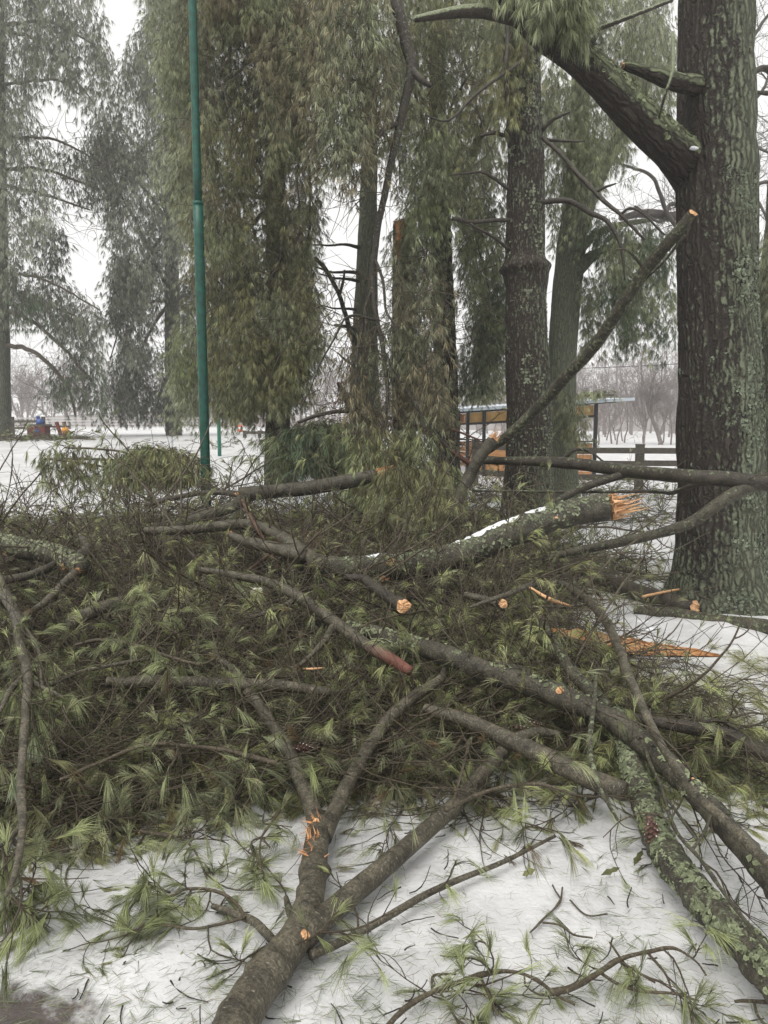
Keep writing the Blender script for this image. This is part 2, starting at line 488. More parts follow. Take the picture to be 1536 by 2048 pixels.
# ------------------------------------------------------------------ ground
def build_ground():
    ys = np.concatenate([np.arange(-3, 1.2, .3), np.arange(1.2, 7, .035), np.arange(7, 16, .12), np.arange(16, 40, .6), np.arange(40, 130, 4), np.geomspace(130, 600, 16)])
    xs1 = np.concatenate([np.arange(0, 3.2, .035), np.arange(3.2, 8, .2), np.arange(8, 30, 1.2), np.geomspace(30, 500, 18)])
    xs = np.concatenate([-xs1[::-1][:-1], xs1])
    X, Y = np.meshgrid(xs, ys)
    Z = G(X, Y)
    P = np.stack([X, Y, X * 0], -1)
    near = 1 - sstep(10, 40, Y)
    Z = Z + near * (.07 * (fbm(P * 1.1, 3, 1) - .5) + .034 * (fbm(P * 5, 4, 2) - .5))
    d = np.hypot(X - 3.0, (Y - 5.6) * 1.3)
    mound = np.exp(-(np.hypot((X - 2.6) / .75, (Y - 5.55) / .38)) ** 2)
    Z = Z + .07 * mound * (.6 + .8 * fbm(P * 7, 3, 9))
    a = X / np.maximum(Y, 1)
    lit = .50 * sstep(3.0, 4.2, Y) * (1 - sstep(6.8, 9, Y)) * sstep(.2, .42, a) + .45 * (PH0(X, Y) > .02) + .22 * fbm(P * 1.3, 3, 4) * (Y < 12) - .25
    lit = lit - .6 * mound
    far = sstep(9, 13, Y)
    lit = lit * (1 - far) - .22 * far
    mud = 1.1 * np.exp(-(np.hypot((X + 1.02) / .34, (Y - 1.72) / .2)) ** 2)
    z0 = np.zeros_like(X)
    tint = np.stack([np.clip(lit, -.5, 1), mud, z0], -1).reshape(-1, 3)
    ny, nx = X.shape
    i = np.arange(ny - 1)[:, None] * nx; j = np.arange(nx - 1)[None]
    A = i + j
    f = np.concatenate([np.stack([A, A + 1, A + nx + 1], -1).reshape(-1, 3), np.stack([A, A + nx + 1, A + nx], -1).reshape(-1, 3)])
    nm = NM(); nm.add(np.stack([X, Y, Z], -1), f, None, tint)
    tag(nm.build('snowy_ground', M_snow), 'white icy snow covering the ground, strewn with fallen needles', None, None, 'structure')
build_ground()

def build_hill():
    xs = np.linspace(-260, 260, 80); ys = np.linspace(125, 230, 24)
    X, Y = np.meshgrid(xs, ys)
    P = np.stack([X, Y, X * 0], -1)
    Z = -1 + (1 + 7 * fbm(P * .02, 4, 3) + 4 * sstep(-10, 70, X)) * sstep(125, 165, Y)
    ny, nx = X.shape
    i = np.arange(ny - 1)[:, None] * nx; j = np.arange(nx - 1)[None]; A = i + j
    f = np.concatenate([np.stack([A, A + 1, A + nx + 1], -1).reshape(-1, 3), np.stack([A, A + nx + 1, A + nx], -1).reshape(-1, 3)])
    nm = NM(); nm.add(np.stack([X, Y, Z], -1), f)
    tag(nm.build('hill', M_hill), 'pale wooded hill behind the snowy field', None, None, 'structure')
build_hill()

# ------------------------------------------------------------------ box helper for built things
def box(nm, c, s, rot=None):
    c = np.array(c, float); s = np.array(s, float) / 2
    v = np.array([[x, y, z] for x in (-1, 1) for y in (-1, 1) for z in (-1, 1)], float) * s
    if rot is not None: v = v @ np.array(rot).T
    v = v + c
    f = [[0, 1, 3], [0, 3, 2], [4, 6, 7], [4, 7, 5], [0, 4, 5], [0, 5, 1], [2, 3, 7], [2, 7, 6], [0, 2, 6], [0, 6, 4], [1, 5, 7], [1, 7, 3]]
    nm.add(v, f, None, None, False)

def beam(nm, a, b, w, h):
    a = np.array(a, float); b = np.array(b, float); d = b - a; L = np.linalg.norm(d); x = d / L
    up = np.array([0, 0, 1.0]) if abs(x[2]) < .9 else np.array([0, 1.0, 0])
    y = nrm(np.cross(up, x)); z = np.cross(x, y)
    box(nm, (a + b) / 2, (L, w, h), np.stack([x, y, z], 1))

# ------------------------------------------------------------------ trees
def pts3(pts, lift=0.0, surf=S0):
    """(px,py,thickness px[,Y]) -> world points and radii"""
    P, R = [], []
    for q in pts:
        if len(q) == 4:
            p = at(q[0], q[1], q[3]); r = q[2] / 2 * depth(p) / F
        else:
            p = hit(q[0], q[1], lift, surf); r = q[2] / 2 * depth(p) / F
            p = hit(q[0], q[1], lift + r * .8, surf)
        P.append(p); R.append(float(r))
    return np.array(P), np.array(R)

def furrow(amp, fr=1.0):
    def f(bc, sl, P, dirs):
        q = bc * np.array([9, 9, 1.6]) * fr
        n = np.abs(fbm(q, 3, 8) - .5) * 2
        n2 = fbm(bc * np.array([26, 26, 9]) * fr, 2, 12)
        return amp * (np.clip(n * 2.4, 0, 1) - .6) + amp * .5 * (n2 - .5)
    return f

def in_poly(px, py, poly):
    poly = np.array(poly, float); n = len(poly); c = np.zeros(len(px), bool); j = n - 1
    for i in range(n):
        xi, yi = poly[i]; xj, yj = poly[j]
        k = ((yi > py) != (yj > py)) & (px < (xj - xi) * (py - yi) / (yj - yi + 1e-9) + xi)
        c ^= k; j = i
    return c

TINT = dict(
    frost=(.330, .350, .235), frostg=(.270, .295, .160), olive=(.245, .245, .115), darkol=(.085, .088, .048),
    brown=(.235, .205, .120), grey=(.240, .260, .155), green=(.22, .255, .12), bright=(.27, .295, .175),
    ffrost=(.250, .265, .195), fgrey=(.140, .155, .105), fdark=(.050, .055, .035),
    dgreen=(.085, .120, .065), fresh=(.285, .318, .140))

def fill(nmT, nmN, poly, Y0, Y1, n, slen, tint, K=16, L=.10, W=.0037, step=.052, spread=.30, gap=.42, out=.25, seed=0, tint2=None, drp=.5, gscale=1.1, jit=.05, rt=.0035):
    """hanging twigs carrying needle tufts, filling a part of a crown with real depth"""
    poly = np.array(poly, float)
    lo, hi = poly.min(0), poly.max(0)
    acc = []
    tot = 0
    while tot < n:
        px = rng.uniform(lo[0], hi[0], 4 * n); py = rng.uniform(lo[1], hi[1], 4 * n)
        k = in_poly(px, py, poly)
        px, py = px[k], py[k]
        Y = rng.uniform(Y0, Y1, len(px))
        P = at(px, py, Y)
        g = fbm(P * gscale * 12.0 / ((Y0 + Y1) / 2 + 2) * np.array([1, 1, .7]), 3, 31 + seed)
        P = P[g > gap]
        acc.append(P); tot += len(P)
    P0 = np.concatenate(acc)[:n]
    sl = slen * (.6 + .8 * rng.random(n))
    M = 7
    t = np.linspace(0, 1, M)
    th = rng.uniform(0, 2 * np.pi, n)
    o = np.stack([np.cos(th), np.sin(th), np.zeros(n)], -1) * out * rng.uniform(.4, 2.2, (n, 1))
    P = P0[:, None] + (o[:, None] * (t[None, :, None] ** .7) + np.array([0, 0, -1.0]) * (t[None, :, None] ** 1.25) * (1 - out * .5)) * sl[:, None, None]
    P = P + (rng.normal(size=(n, M, 3)) * .018 * t[None, :, None])
    P[:, :, 2] += sl[:, None] * .35
    R = rt * (1.2 - t)[None] * np.ones((n, 1))
    btubes(nmT, P, R, 3, (0, 0, 0))
    # tufts
    k = np.maximum(2, (sl / step).astype(int))
    idx = np.repeat(np.arange(n), k)
    tt = rng.random(len(idx)) ** .8
    fi = tt * (M - 1); i0 = np.minimum(fi.astype(int), M - 2); fr = (fi - i0)[:, None]
    B = P[idx, i0] * (1 - fr) + P[idx, i0 + 1] * fr
    T = nrm(P[idx, i0 + 1] - P[idx, i0])
    lat = rng.normal(size=(len(idx), 3)); lat[:, 2] = -abs(lat[:, 2]) * .5
    A = nrm(T * .9 + lat * .62 + np.array([0, 0, -.3]))
    B = B + lat * jit
    c1 = np.array(TINT[tint]); c2 = np.array(TINT[tint2] if tint2 else TINT[tint])
    g = fbm(B * 2.1, 2, 77 + seed)
    mixv = sstep(.35, .65, g)[:, None] if tint2 else 0
    col = (c1 * (1 - mixv) + c2 * mixv) * (.62 + .75 * fbm(B * 3.7, 2, 5 + seed))[:, None] * (.55 + .9 * rng.random((len(B), 1)))
    needles(nmN, B, A, K, L, W, spread, drp, col)
    return P0

def limbs(nmT, src, dsts, r0, r1, sag=.12, sides=6, lich=(.2, .1, 0), step=.18, up=.0):
    """branches from trunk points to crown points with a droop"""
    for k, d in enumerate(dsts):
        s = src[k % len(src)]; s = np.array(s, float); d = np.array(d, float)
        m = (s + d) / 2 + np.array([rng.normal() * .1, rng.normal() * .1, (up + sag) * np.linalg.norm(d - s)])
        q = s * .3 + m * .7 + np.array([0, 0, .02]); 
        tube(nmT, [s, m, d], [r0, (r0 + r1) / 2, r1], sides, step, .1, crook=.12, lich=lich, seed=k)

def rand_twigs(nmT, P0, n, ln, r=.003, down=.6, M=7, tint=(0, 0, 0), curl=.5):
    k = rng.integers(0, len(P0), n); S = P0[k]
    D = rng.normal(size=(n, 3)); D[:, 2] = D[:, 2] * .5 - down; D = nrm(D)
    L = ln * (.4 + rng.random(n))
    P = walk(S, D, L, M, curl, -.2)
    btubes(nmT, P, r * np.linspace(1.2, .4, M)[None] * np.ones((n, 1)), 3, tint)

def walk(S, D, L, M, curl=.4, grav=0.0, clampz=None):
    n = len(S)
    P = np.zeros((n, M, 3)); P[:, 0] = S; d = D.copy(); turn = rng.normal(size=(n, 3)) * curl / M * 3
    for i in range(1, M):
        d = nrm(d + turn + rng.normal(size=(n, 3)) * curl * .22 + np.array([0, 0, grav / M * 2]))
        P[:, i] = P[:, i - 1] + d * (L / (M - 1))[:, None]
        if clampz is not None:
            z = clampz(P[:, i, 0], P[:, i, 1]); low = P[:, i, 2] < z
            P[low, i, 2] = z[low]; d[low, 2] = abs(d[low, 2]) * .3
    return P

def sprays(nmT, nmN, P0, D, Lm, r=.004, S=6, tint='fresh', tint2=None, K=22, NL=.1, W=.0017, tufts=1.0, curl=.5, grav=.0, clampz=None, M=9, spread=.22, dead=0.0, sidelen=.42, drp=.3, bright=1.0, tw=(0, 0, 0), zs=.7):
    n = len(P0); Lm = np.broadcast_to(np.asarray(Lm, float), (n,))
    P = walk(P0, nrm(D), Lm, M, curl, grav, clampz)
    btubes(nmT, P, r * np.linspace(1.25, .5, M)[None] * np.ones((n, 1)), 4, tw)
    ii = rng.integers(1, M - 1, (n, S)); a = np.arange(n)[:, None]
    Q = P[a, ii]; T = nrm(P[a, np.minimum(ii + 1, M - 1)] - Q)
    sd = nrm(T + rng.normal(size=T.shape) * .75 * np.array([1, 1, zs]))
    sl = (Lm[:, None] * sidelen * (.5 + .9 * rng.random((n, S)))).ravel()
    PS = walk(Q.reshape(-1, 3), sd.reshape(-1, 3), sl, 7, curl * 1.2, grav, clampz)
    btubes(nmT, PS, r * np.linspace(.7, .35, 7)[None] * np.ones((n * S, 1)), 3, tw)
    # tufts at side-twig ends and tips
    E = np.concatenate([PS[:, -1], PS[:, -2] + 0, P[:, -1]]); TD = np.concatenate([PS[:, -1] - PS[:, -2], PS[:, -2] - PS[:, -3], P[:, -1] - P[:, -2]])
    keep = rng.random(len(E)) < tufts
    E, TD = E[keep], nrm(TD[keep])
    if len(E) == 0: return P
    A = nrm(TD + rng.normal(size=TD.shape) * .2 + np.array([0, 0, -.3 * drp]))
    c1 = np.array(TINT[tint]); c2 = np.array(TINT[tint2] if tint2 else TINT[tint])
    mv = rng.random((len(E), 1)) if tint2 else 0
    col = (c1 * (1 - mv) + c2 * mv) * (.4 + 1.15 * rng.random((len(E), 1))) * bright
    if dead: 
        q = rng.random(len(E)) < dead; col[q] = np.array([.17, .12, .06]) * (.6 + .6 * rng.random((q.sum(), 1)))
    needles(nmN, E, A, K, NL * (.7 + .5 * rng.random(len(E))), W, spread * (.6 + .9 * rng.random(len(E))), drp, col, off=.035)
    return P

def flakes(nm, C, Nn, size, col, cup=.35, k=7):
    n = len(C)
    if n == 0: return
    Nn = nrm(Nn + rng.normal(size=Nn.shape) * .30); u = nrm(np.cross(Nn, rng.normal(size=Nn.shape))); v = np.cross(Nn, u)
    a = np.linspace(0, 2 * np.pi, k, endpoint=False)
    r = size[:, None] * (.55 + .75 * rng.random((n, k)))
    ring = C[:, None] + u[:, None] * (np.cos(a)[None] * r)[..., None] + v[:, None] * (np.sin(a)[None] * r)[..., None] + Nn[:, None] * (r * (cup * rng.random((n, k)) ))[..., None]
    V = np.concatenate([C[:, None] + Nn[:, None] * .0015, ring], 1)
    o = (np.arange(n) * (k + 1))[:, None, None]; q = np.arange(k)[None, :, None]
    f = np.concatenate([np.broadcast_to(o, (n, k, 1)), o + 1 + q, o + 1 + (q + 1) % k], 2).reshape(-1, 3)
    c = np.array(col) * (.5 + .9 * rng.random((n, 1, 1))) * np.concatenate([np.full((1, 1, 1), .7), np.full((1, k, 1), 1.1)], 1)
    nm.add(V.reshape(-1, 3), f, None, (c * np.ones((n, k + 1, 3))).reshape(-1, 3), False)

def flakes_on(P, R, T, U, V_, n, size, col, bias, seed=0, lo=0.0, hi=1.0, sc=8.0, thr=.5, off=1.0):
    nm = NM(); i = rng.integers(int(lo * (len(P) - 1)), int(hi * (len(P) - 1)) + 1, n); a = rng.uniform(0, 2 * np.pi, n)
    d = U[i] * np.cos(a)[:, None] + V_[i] * np.sin(a)[:, None]; C = P[i] + d * (R[i] * off)[:, None] + T[i] * rng.uniform(-.01, .01, (n, 1))
    k = fbm(C * sc, 3, 200 + seed) + .35 * np.asarray(bias(C, d)) > thr + .08 * rng.random(n)
    flakes(nm, C[k], d[k], size * (.35 + rng.random(k.sum()) ** 1.5), col)
    return nm

# ---- A: big pine in front right
def lichA(v, bc, dirs):
    side = np.clip(.42 + .75 * dirs[:, 0] - .15 * dirs[:, 1], 0, 1)
    low = sstep(1.1, .1, v[:, 2]) * .45
    l = .14 + .66 * side + low + .3 * (fbm(v * np.array([3, 3, 1.5]), 2, 5) - .5)
    return np.stack([l, .15 * np.ones(len(v)), np.zeros(len(v))], -1)

YA = 6.3
baseA = at(1440, 1185, YA)
tA = empty('pine_tree', (baseA[0], baseA[1], 0), 'thickest pine trunk, at the right, dark furrowed bark crusted with grey green lichen', 'tree')
nm = NM()
trA, rrA = pts3([(1440, 1262, 320, YA), (1440, 1215, 258, YA), (1440, 1160, 208, YA), (1440, 1080, 180, YA), (1440, 950, 178, YA), (1440, 800, 178, YA), (1434, 600, 166, YA), (1431, 400, 166, YA), (1431, 340, 168, YA), (1432, 200, 158, YA), (1432, 0, 152, YA), (1432, -500, 140, YA)])
rrA = rrA * .91
def dispA(bc, sl, P, dirs):
    a = np.arctan2(bc[..., 1], bc[..., 0]); base = 1 - sstep(0.0, .55, sl)[:, None]
    return furrow(.020, .85)(bc, sl, P, dirs) + base * .07 * np.maximum(0, np.cos(a * 5 + 1.0)) - .02 * base
tAa = tube(nm, trA, rrA, 220, .022, .03, dispA, lichA)
trunkA = nm.build('trunk', M_oldbark, tA, None)
def fixp(o, root):
    """child built in world coordinates: keep it where it is"""
    o.matrix_parent_inverse = mathutils.Matrix.Translation(root.location).inverted()
    return o
fixp(trunkA, tA)
M_flake = needle_mat('lichen_flakes', .85, .05)
nm = flakes_on(*tAa, 30000, .013, (.165, .19, .135), lambda C, d: np.clip(.1 + .8 * d[:, 0], -.6, .8) + .4 * sstep(1.1, .1, C[:, 2]), 1, 0, .55, 7.0, .55, .985)
fixp(nm.build('lichen', M_flake, tA), tA)
nm = NM()
lfl = lambda v, bc, d: np.stack([.0 + 1.15 * sstep(-.6, .3, d[:, 2]), .35 + 0 * v[:, 0], 0 * v[:, 0]], -1)
tl_ = tube(nm, *pts3([(1432, 392, 120, 6.62), (1405, 358, 110, 6.48), (1375, 326, 92, 6.30), (1345, 298, 80, 6.14), (1300, 258, 76, 6.0), (1230, 185, 72, 5.9), (1160, 118, 66, 5.85), (1090, 70, 60, 5.8), (1040, 25, 50, 5.8), (990, -30, 48, 5.8), (930, -120, 40, 5.8)]), 60, .02, .05, furrow(.004, 3), lfl)
limbA = fixp(nm.build('limb', M_oldbark, tA), tA)
fixp(flakes_on(*tl_, 6000, .014, (.20, .225, .13), lambda C, d: 1.1 * d[:, 2] + .25 * d[:, 0], 2, .05, .9, 7, .52, .99).build('lichen', M_flake, limbA), limbA)
nm = NM()
tube(nm, *pts3([(1050, 38, 34, 5.8), (960, 22, 27, 5.75), (890, 28, 20, 5.7), (830, 38, 12, 5.6)]), 14, .05, .1, None, lfl)
tube(nm, *pts3([(1165, 118, 14, 5.8), (1190, 75, 12, 5.7), (1198, 60, 9, 5.7)]), 8, .03, .1, None, lfl)
tube(nm, *pts3([(1100, 75, 12, 5.8), (1160, 70, 10, 5.7), (1230, 45, 9, 5.6), (1345, 0, 7, 5.6)]), 8, .05, .1, None, lfl)
tube(nm, *pts3([(1345, 65, 8, 5.8), (1345, 140, 7, 5.7), (1330, 190, 6, 5.7), (1318, 235, 5, 5.8)]), 8, .05, .1, None, lfl)
fixp(nm.build('branch', M_youngdark, tA), tA)
nm = NM()
tube(nm, *pts3([(1440, 178, 48, 6.4), (1375, 168, 38, 6.05), (1330, 158, 32, 5.9), (1285, 142, 24, 5.85), (1245, 131, 14, 5.85)]), 20, .03, .12, None, lfl)
stub = fixp(nm.build('branch_stub', M_oldbark, tA), tA)
lf2 = lambda v, bc, d: np.stack([.12 + .42 * sstep(-.3, .6, d[:, 2]), .3 + 0 * v[:, 0], 0 * v[:, 0]], -1)
def splinter(nm, P, R, T, n=26, ln=.08, w=.012):
    """torn wood: a rough disc and standing fibres"""
    P = np.array(P); T = nrm(np.array(T)); u = nrm(np.cross(T, [0.2, .3, .9])); v = np.cross(T, u)
    k = 16
    a = np.linspace(0, 2 * np.pi, k, endpoint=False)
    ring = P + R * (1.0 + .08 * rng.normal(size=(k, 1))) * (np.cos(a)[:, None] * u + np.sin(a)[:, None] * v) + T * rng.normal(size=(k, 1)) * R * .12
    inn = P + R * .5 * (np.cos(a)[:, None] * u + np.sin(a)[:, None] * v) + T * (R * .2 + rng.normal(size=(k, 1)) * R * .15)
    c = P + T * R * .15
    V = np.vstack([ring, inn, [c]])
    f = []
    for q in range(k):
        r = (q + 1) % k
        f += [[q, r, k + r], [q, k + r, k + q], [k + q, k + r, 2 * k]]
    nm.add(V, f, V, None, False)
    for q in range(n):
        an = rng.uniform(0, 2 * np.pi); rr = R * math.sqrt(rng.random()) * .95
        b = P + rr * (math.cos(an) * u + math.sin(an) * v)
        l = ln * (.12 + 1.2 * rng.random() ** 2.2); d = nrm(T + rng.normal(size=3) * .14 + u * .25)
        s = nrm(np.cross(d, rng.normal(size=3))) * w * (.4 + rng.random()) * .5
        s2 = nrm(np.cross(d, s)) * w * .25
        e = b + d * l
        V = np.array([b - s, b + s, b + s2, e + s * .15])
        nm.add(V, [[0, 1, 3], [1, 2, 3], [2, 0, 3]], V, None, False)
nm = NM()
p, r = pts3([(1247, 131, 14, 5.84)]); p2, _ = pts3([(1220, 127, 14, 5.84)])
splinter(nm, p[0], r[0], p2[0] - p[0], 12, .04, .01)
fixp(nm.build('broken_wood', M_wood, stub), stub)
nm = NM()
p, r = pts3([(1196, 64, 12, 5.68)]); splinter(nm, p[0], r[0] * 1.2, (-.2, -.3, 1), 10, .05, .01)
fixp(nm.build('broken_wood', M_wood, tA), tA)
nmT, nmN = NM(), NM()
P0 = fill(nmT, nmN, [(1060, -80), (1180, -80), (1172, 0), (1150, 50), (1110, 20), (1070, -10)], 5.35, 5.75, 150, .30, 'bright', K=14, L=.10, W=.0040, step=.045, spread=.2, gap=.3, tint2='frostg', jit=.03)
P1 = fill(nmT, nmN, [(960, -90), (1060, -90), (1050, -40), (960, -30)], 5.5, 6.0, 45, .25, 'bright', K=12, L=.10, W=.0042, step=.05, spread=.2, gap=.3, tint2='grey', jit=.03)
fixp(nmN.build('foliage', M_needle, tA), tA); fixp(nmT.build('hanging_twigs', M_twig, tA), tA)
nm = NM()
p = at(1387, 297, 6.02)
def snowlump(nm, p, s, seed=0, k=10):
    th = np.linspace(0, np.pi, k); ph = np.linspace(0, 2 * np.pi, 2 * k, endpoint=False)
    A, B = np.meshgrid(th, ph, indexing='ij')
    d = np.stack([np.sin(A) * np.cos(B), np.sin(A) * np.sin(B), np.cos(A)], -1)
    v = np.array(p) + d * np.array(s) * (.6 + .8 * fbm(d * 2 + seed * 3, 3, seed))[..., None]
    n2 = 2 * k; i = np.arange(k - 1)[:, None] * n2; j = np.arange(n2)[None]; j2 = (j + 1) % n2
    f = np.concatenate([np.stack([i + j, i + n2 + j, i + n2 + j2], -1).reshape(-1, 3), np.stack([i + j, i + n2 + j2, i + j2], -1).reshape(-1, 3)])
    nm.add(v, f)
snowlump(nm, p, (.034, .026, .014), 3)
tag(nm.build('snow_clump', M_snowlump), 'small white snow clump lodged in the crotch of the big right pine limb', 'snow')

# ---- generic pine
def pine(label, trunkpts, mat, lich, sides=48, furr=.012, fr=1.0, parts=(), extra=None, group=None, bulge=None, name='pine_tree', flk=0):
    P, R = pts3(trunkpts); R = R / math.sqrt(1 + (P[0][0] / P[0][1]) ** 2)
    root = empty(name, (P[0][0], P[0][1], float(G(P[0][0], P[0][1]))), label, 'tree', group)
    nm = NM()
    dfun = furrow(furr, fr) if furr else None
    if bulge:
        def dfun(bc, sl, PP, dirs, f0=furrow(furr, fr)):
            d = f0(bc, sl, PP, dirs)
            for (z, wd, am) in bulge:
                d = d + am * np.exp(-((PP[:, 2] - z) / wd) ** 2)[:, None] * (1 + .5 * (fbm(bc * 9, 2, 3) - .5))
            return d
    tt_ = tube(nm, P, R, sides, .04 if sides > 30 else .12, .05, dfun, lich)
    if extra: 
        for e in extra: tube(nm, *pts3(e), max(10, sides // 2), .05, .08, furrow(furr * .5, fr), lich)
    fixp(nm.build('trunk', mat, root), root)
    if flk: fixp(flakes_on(*tt_, flk, .017, (.22, .245, .17), lambda C, d: .25 + .15 * d[:, 0], 3, 0, .75, 6.0, .56, .99).build('lichen', M_flake, root), root)
    return root, P, R

def lichmix(base, side=.3, g=.1, low=.3, ztop=None):
    def f(v, bc, d):
        l = base + side * np.clip(d[:, 0], -1, 1) + low * sstep(1.4, .2, v[:, 2])
        l = l + .35 * (fbm(v * np.array([2, 2, 1.1]), 2, 21) - .5)
        return np.stack([l, g + 0 * l, 0 * l], -1)
    return f

# B: middle-right trunk with a swollen collar
zb = at(1050, 535, 9.5)[2]; zb2 = at(1050, 262, 9.5)[2]
tB, PB, RB = pine('upright lichen spotted pine trunk with a swollen ring halfway up its stem',
    [(1066, 1110, 120, 9.5), (1062, 1060, 100, 9.5), (1060, 960, 94, 9.5), (1057, 800, 90, 9.5), (1052, 650, 84, 9.5), (1052, 560, 82, 9.5), (1050, 500, 78, 9.5), (1052, 350, 76, 9.5), (1048, 250, 72, 9.5), (1046, 100, 66, 9.5), (1040, -100, 60, 9.5), (1036, -500, 50, 9.5)],
    M_midbark, lichmix(.34, .1, .12, .2), 110, .014, 1.1, flk=9000, bulge=[(zb, .07, .07), (zb - .12, .12, .02), (zb2, .05, .035)])
nm = NM()
for e in [[(1085, 275, 8, 9.2), (1130, 320, 9, 9.0), (1190, 385, 10, 8.7), (1240, 430, 8, 8.5), (1290, 480, 5, 8.4)],
          [(1190, 385, 7, 8.7), (1215, 375, 5, 8.6), (1232, 367, 3, 8.6)],
          [(1240, 430, 6, 8.5), (1270, 420, 5, 8.4), (1330, 470, 4, 8.3)],
          [(1090, 280, 7, 9.3), (1130, 285, 6, 9.1), (1170, 282, 3, 9.0)],
          [(1085, 260, 8, 9.3), (1110, 240, 7, 9.2), (1140, 224, 4, 9.1)],
          [(1020, 440, 9, 9.3), (960, 445, 9, 9.2), (905, 437, 8, 9.0)],
          [(1020, 500, 7, 9.3), (985, 475, 6, 9.2), (940, 447, 5, 9.1)],
          [(1020, 380, 7, 9.3), (960, 345, 6, 9.2), (900, 350, 4, 9.0)],
          [(1015, 272, 9, 9.3), (985, 268, 8, 9.2), (960, 272, 6, 9.2)],
          [(1085, 405, 10, 9.3), (1140, 405, 12, 9.1), (1180, 425, 11, 9.0), (1215, 445, 9, 8.9), (1240, 490, 7, 8.8), (1250, 560, 4, 8.8)],
          [(1020, 0, 12, 9.2), (1012, 120, 10, 9.0), (1015, 220, 8, 9.1), (1022, 275, 5, 9.2)],
          [(1060, 20, 8, 9.2), (1040, 120, 7, 9.0), (960, 180, 6, 8.9), (900, 240, 5, 8.8), (850, 230, 3, 8.8)]]:
    tube(nm, *pts3(e), 8, .05, .15, None, (.35, .2, 0), crook=.05)
fixp(nm.build('branch', M_youngdark, tB), tB)
nmT, nmN = NM(), NM()
fill(nmT, nmN, [(985, -60), (1060, -60), (1075, 60), (1050, 200), (1010, 230), (985, 120)], 9.0, 9.6, 150, .45, 'grey',  gap=.35, tint2='olive')
fixp(nmN.build('foliage', M_needle, tB), tB); fixp(nmT.build('hanging_twigs', M_twig, tB), tB)

# C: paler forked trunk behind B
tC, PC, RC = pine('pale green forked pine trunk directly behind the trunk with the swollen ring',
    [(1125, 1030, 84, 12), (1122, 960, 70, 12), (1120, 850, 64, 12), (1124, 720, 58, 12), (1132, 600, 58, 12), (1142, 500, 60, 12), (1152, 410, 52, 12), (1155, 330, 44, 12), (1160, 200, 36, 12), (1165, 0, 30, 12), (1168, -300, 24, 12)],
    M_palebark, lichmix(.6, .05, .15, .1), 60, .008, 1.6,
    extra=[[(1158, 450, 46, 12), (1175, 400, 38, 12.1), (1205, 335, 32, 12.2), (1235, 285, 28, 12.3), (1262, 235, 24, 12.4), (1300, 150, 18, 12.5)],
           [(1150, 545, 30, 11.9), (1185, 512, 22, 11.8), (1225, 498, 16, 11.6), (1290, 492, 10, 11.4), (1340, 500, 6, 11.2)],
           [(1160, 500, 20, 12), (1190, 470, 16, 12), (1240, 450, 12, 12.2), (1300, 440, 9, 12.4)]])
nmT, nmN = NM(), NM()
fill(nmT, nmN, [(1085, 130), (1180, 120), (1260, 200), (1255, 300), (1195, 340), (1175, 470), (1100, 450), (1090, 300)], 10.6, 13.4, 420, .55, 'grey',  gap=.42, tint2='frostg')
fill(nmT, nmN, [(1155, 560), (1200, 560), (1205, 690), (1165, 700)], 11.4, 12.6, 60, .5, 'grey',  gap=.4)
fill(nmT, nmN, [(1215, 470), (1350, 470), (1352, 640), (1350, 690), (1240, 680), (1215, 600)], 10.5, 13.0, 260, .6, 'frostg',  gap=.40, tint2='dgreen')
fill(nmT, nmN, [(1140, -60), (1345, -60), (1345, 150), (1335, 250), (1290, 260), (1230, 200), (1150, 130)], 11, 14, 480, .55, 'grey',  gap=.40, tint2='frost')
fill(nmT, nmN, [(1175, 440), (1260, 450), (1240, 520), (1180, 500)], 11, 12, 50, .4, 'dgreen',  gap=.4)
fill(nmT, nmN, [(1120, 790), (1160, 795), (1172, 870), (1140, 890)], 11.0, 11.6, 45, .35, 'grey',  gap=.3, tint2='olive')
fixp(nmN.build('foliage', M_needle, tC), tC); fixp(nmT.build('hanging_twigs', M_twig, tC), tC)

# D
tD, PD, RD = pine('slim dark brown pine trunk with rough bark, first one left of the ringed trunk',
    [(895, 990, 62, 12.3), (893, 900, 52, 12.3), (893, 780, 46, 12.3), (888, 650, 46, 12.3), (884, 520, 42, 12.3), (880, 400, 40, 12.3), (875, 250, 34, 12.3), (872, 0, 28, 12.3), (870, -300, 20, 12.3)],
    M_midbark, lichmix(.35, -.1, .1, .55), 48, .010, 1.4,
    extra=[[(905, 420, 24, 12.2), (925, 370, 22, 12.2), (945, 310, 20, 12.2), (965, 260, 18, 12.2), (990, 200, 14, 12.1)]])
nmT, nmN = NM(), NM()
fill(nmT, nmN, [(760, -60), (1010, -60), (1005, 250), (1010, 380), (940, 420), (900, 420), (830, 400), (770, 300)], 10.2, 13.2, 1000, .6, 'grey',  gap=.40, tint2='olive')
fill(nmT, nmN, [(835, 260), (905, 255), (890, 440), (825, 450)], 9.8, 10.6, 75, .5, 'bright', K=12, W=.006, gap=.3, tint2='green', spread=.22)
fill(nmT, nmN, [(915, 400), (1005, 400), (1012, 520), (1012, 700), (975, 720), (920, 640)], 11.4, 13.4, 380, .55, 'frostg',  gap=.38, tint2='dgreen')
fill(nmT, nmN, [(930, 620), (1010, 600), (1012, 740), (930, 790), (910, 700)], 11.4, 12.8, 170, .5, 'dgreen',  gap=.36, tint2='grey')
fill(nmT, nmN, [(800, 420), (870, 420), (870, 640), (900, 800), (860, 860), (800, 700)], 10.8, 11.8, 240, .55, 'grey',  gap=.42, tint2='frostg')
fixp(nmN.build('foliage', M_needle, tD), tD); 
rand_twigs(nmT, at(rng.uniform(760, 1010, 200), rng.uniform(-20, 700, 200), rng.uniform(9.8, 11, 200)), 200, .9, .005, .3, curl=.5)
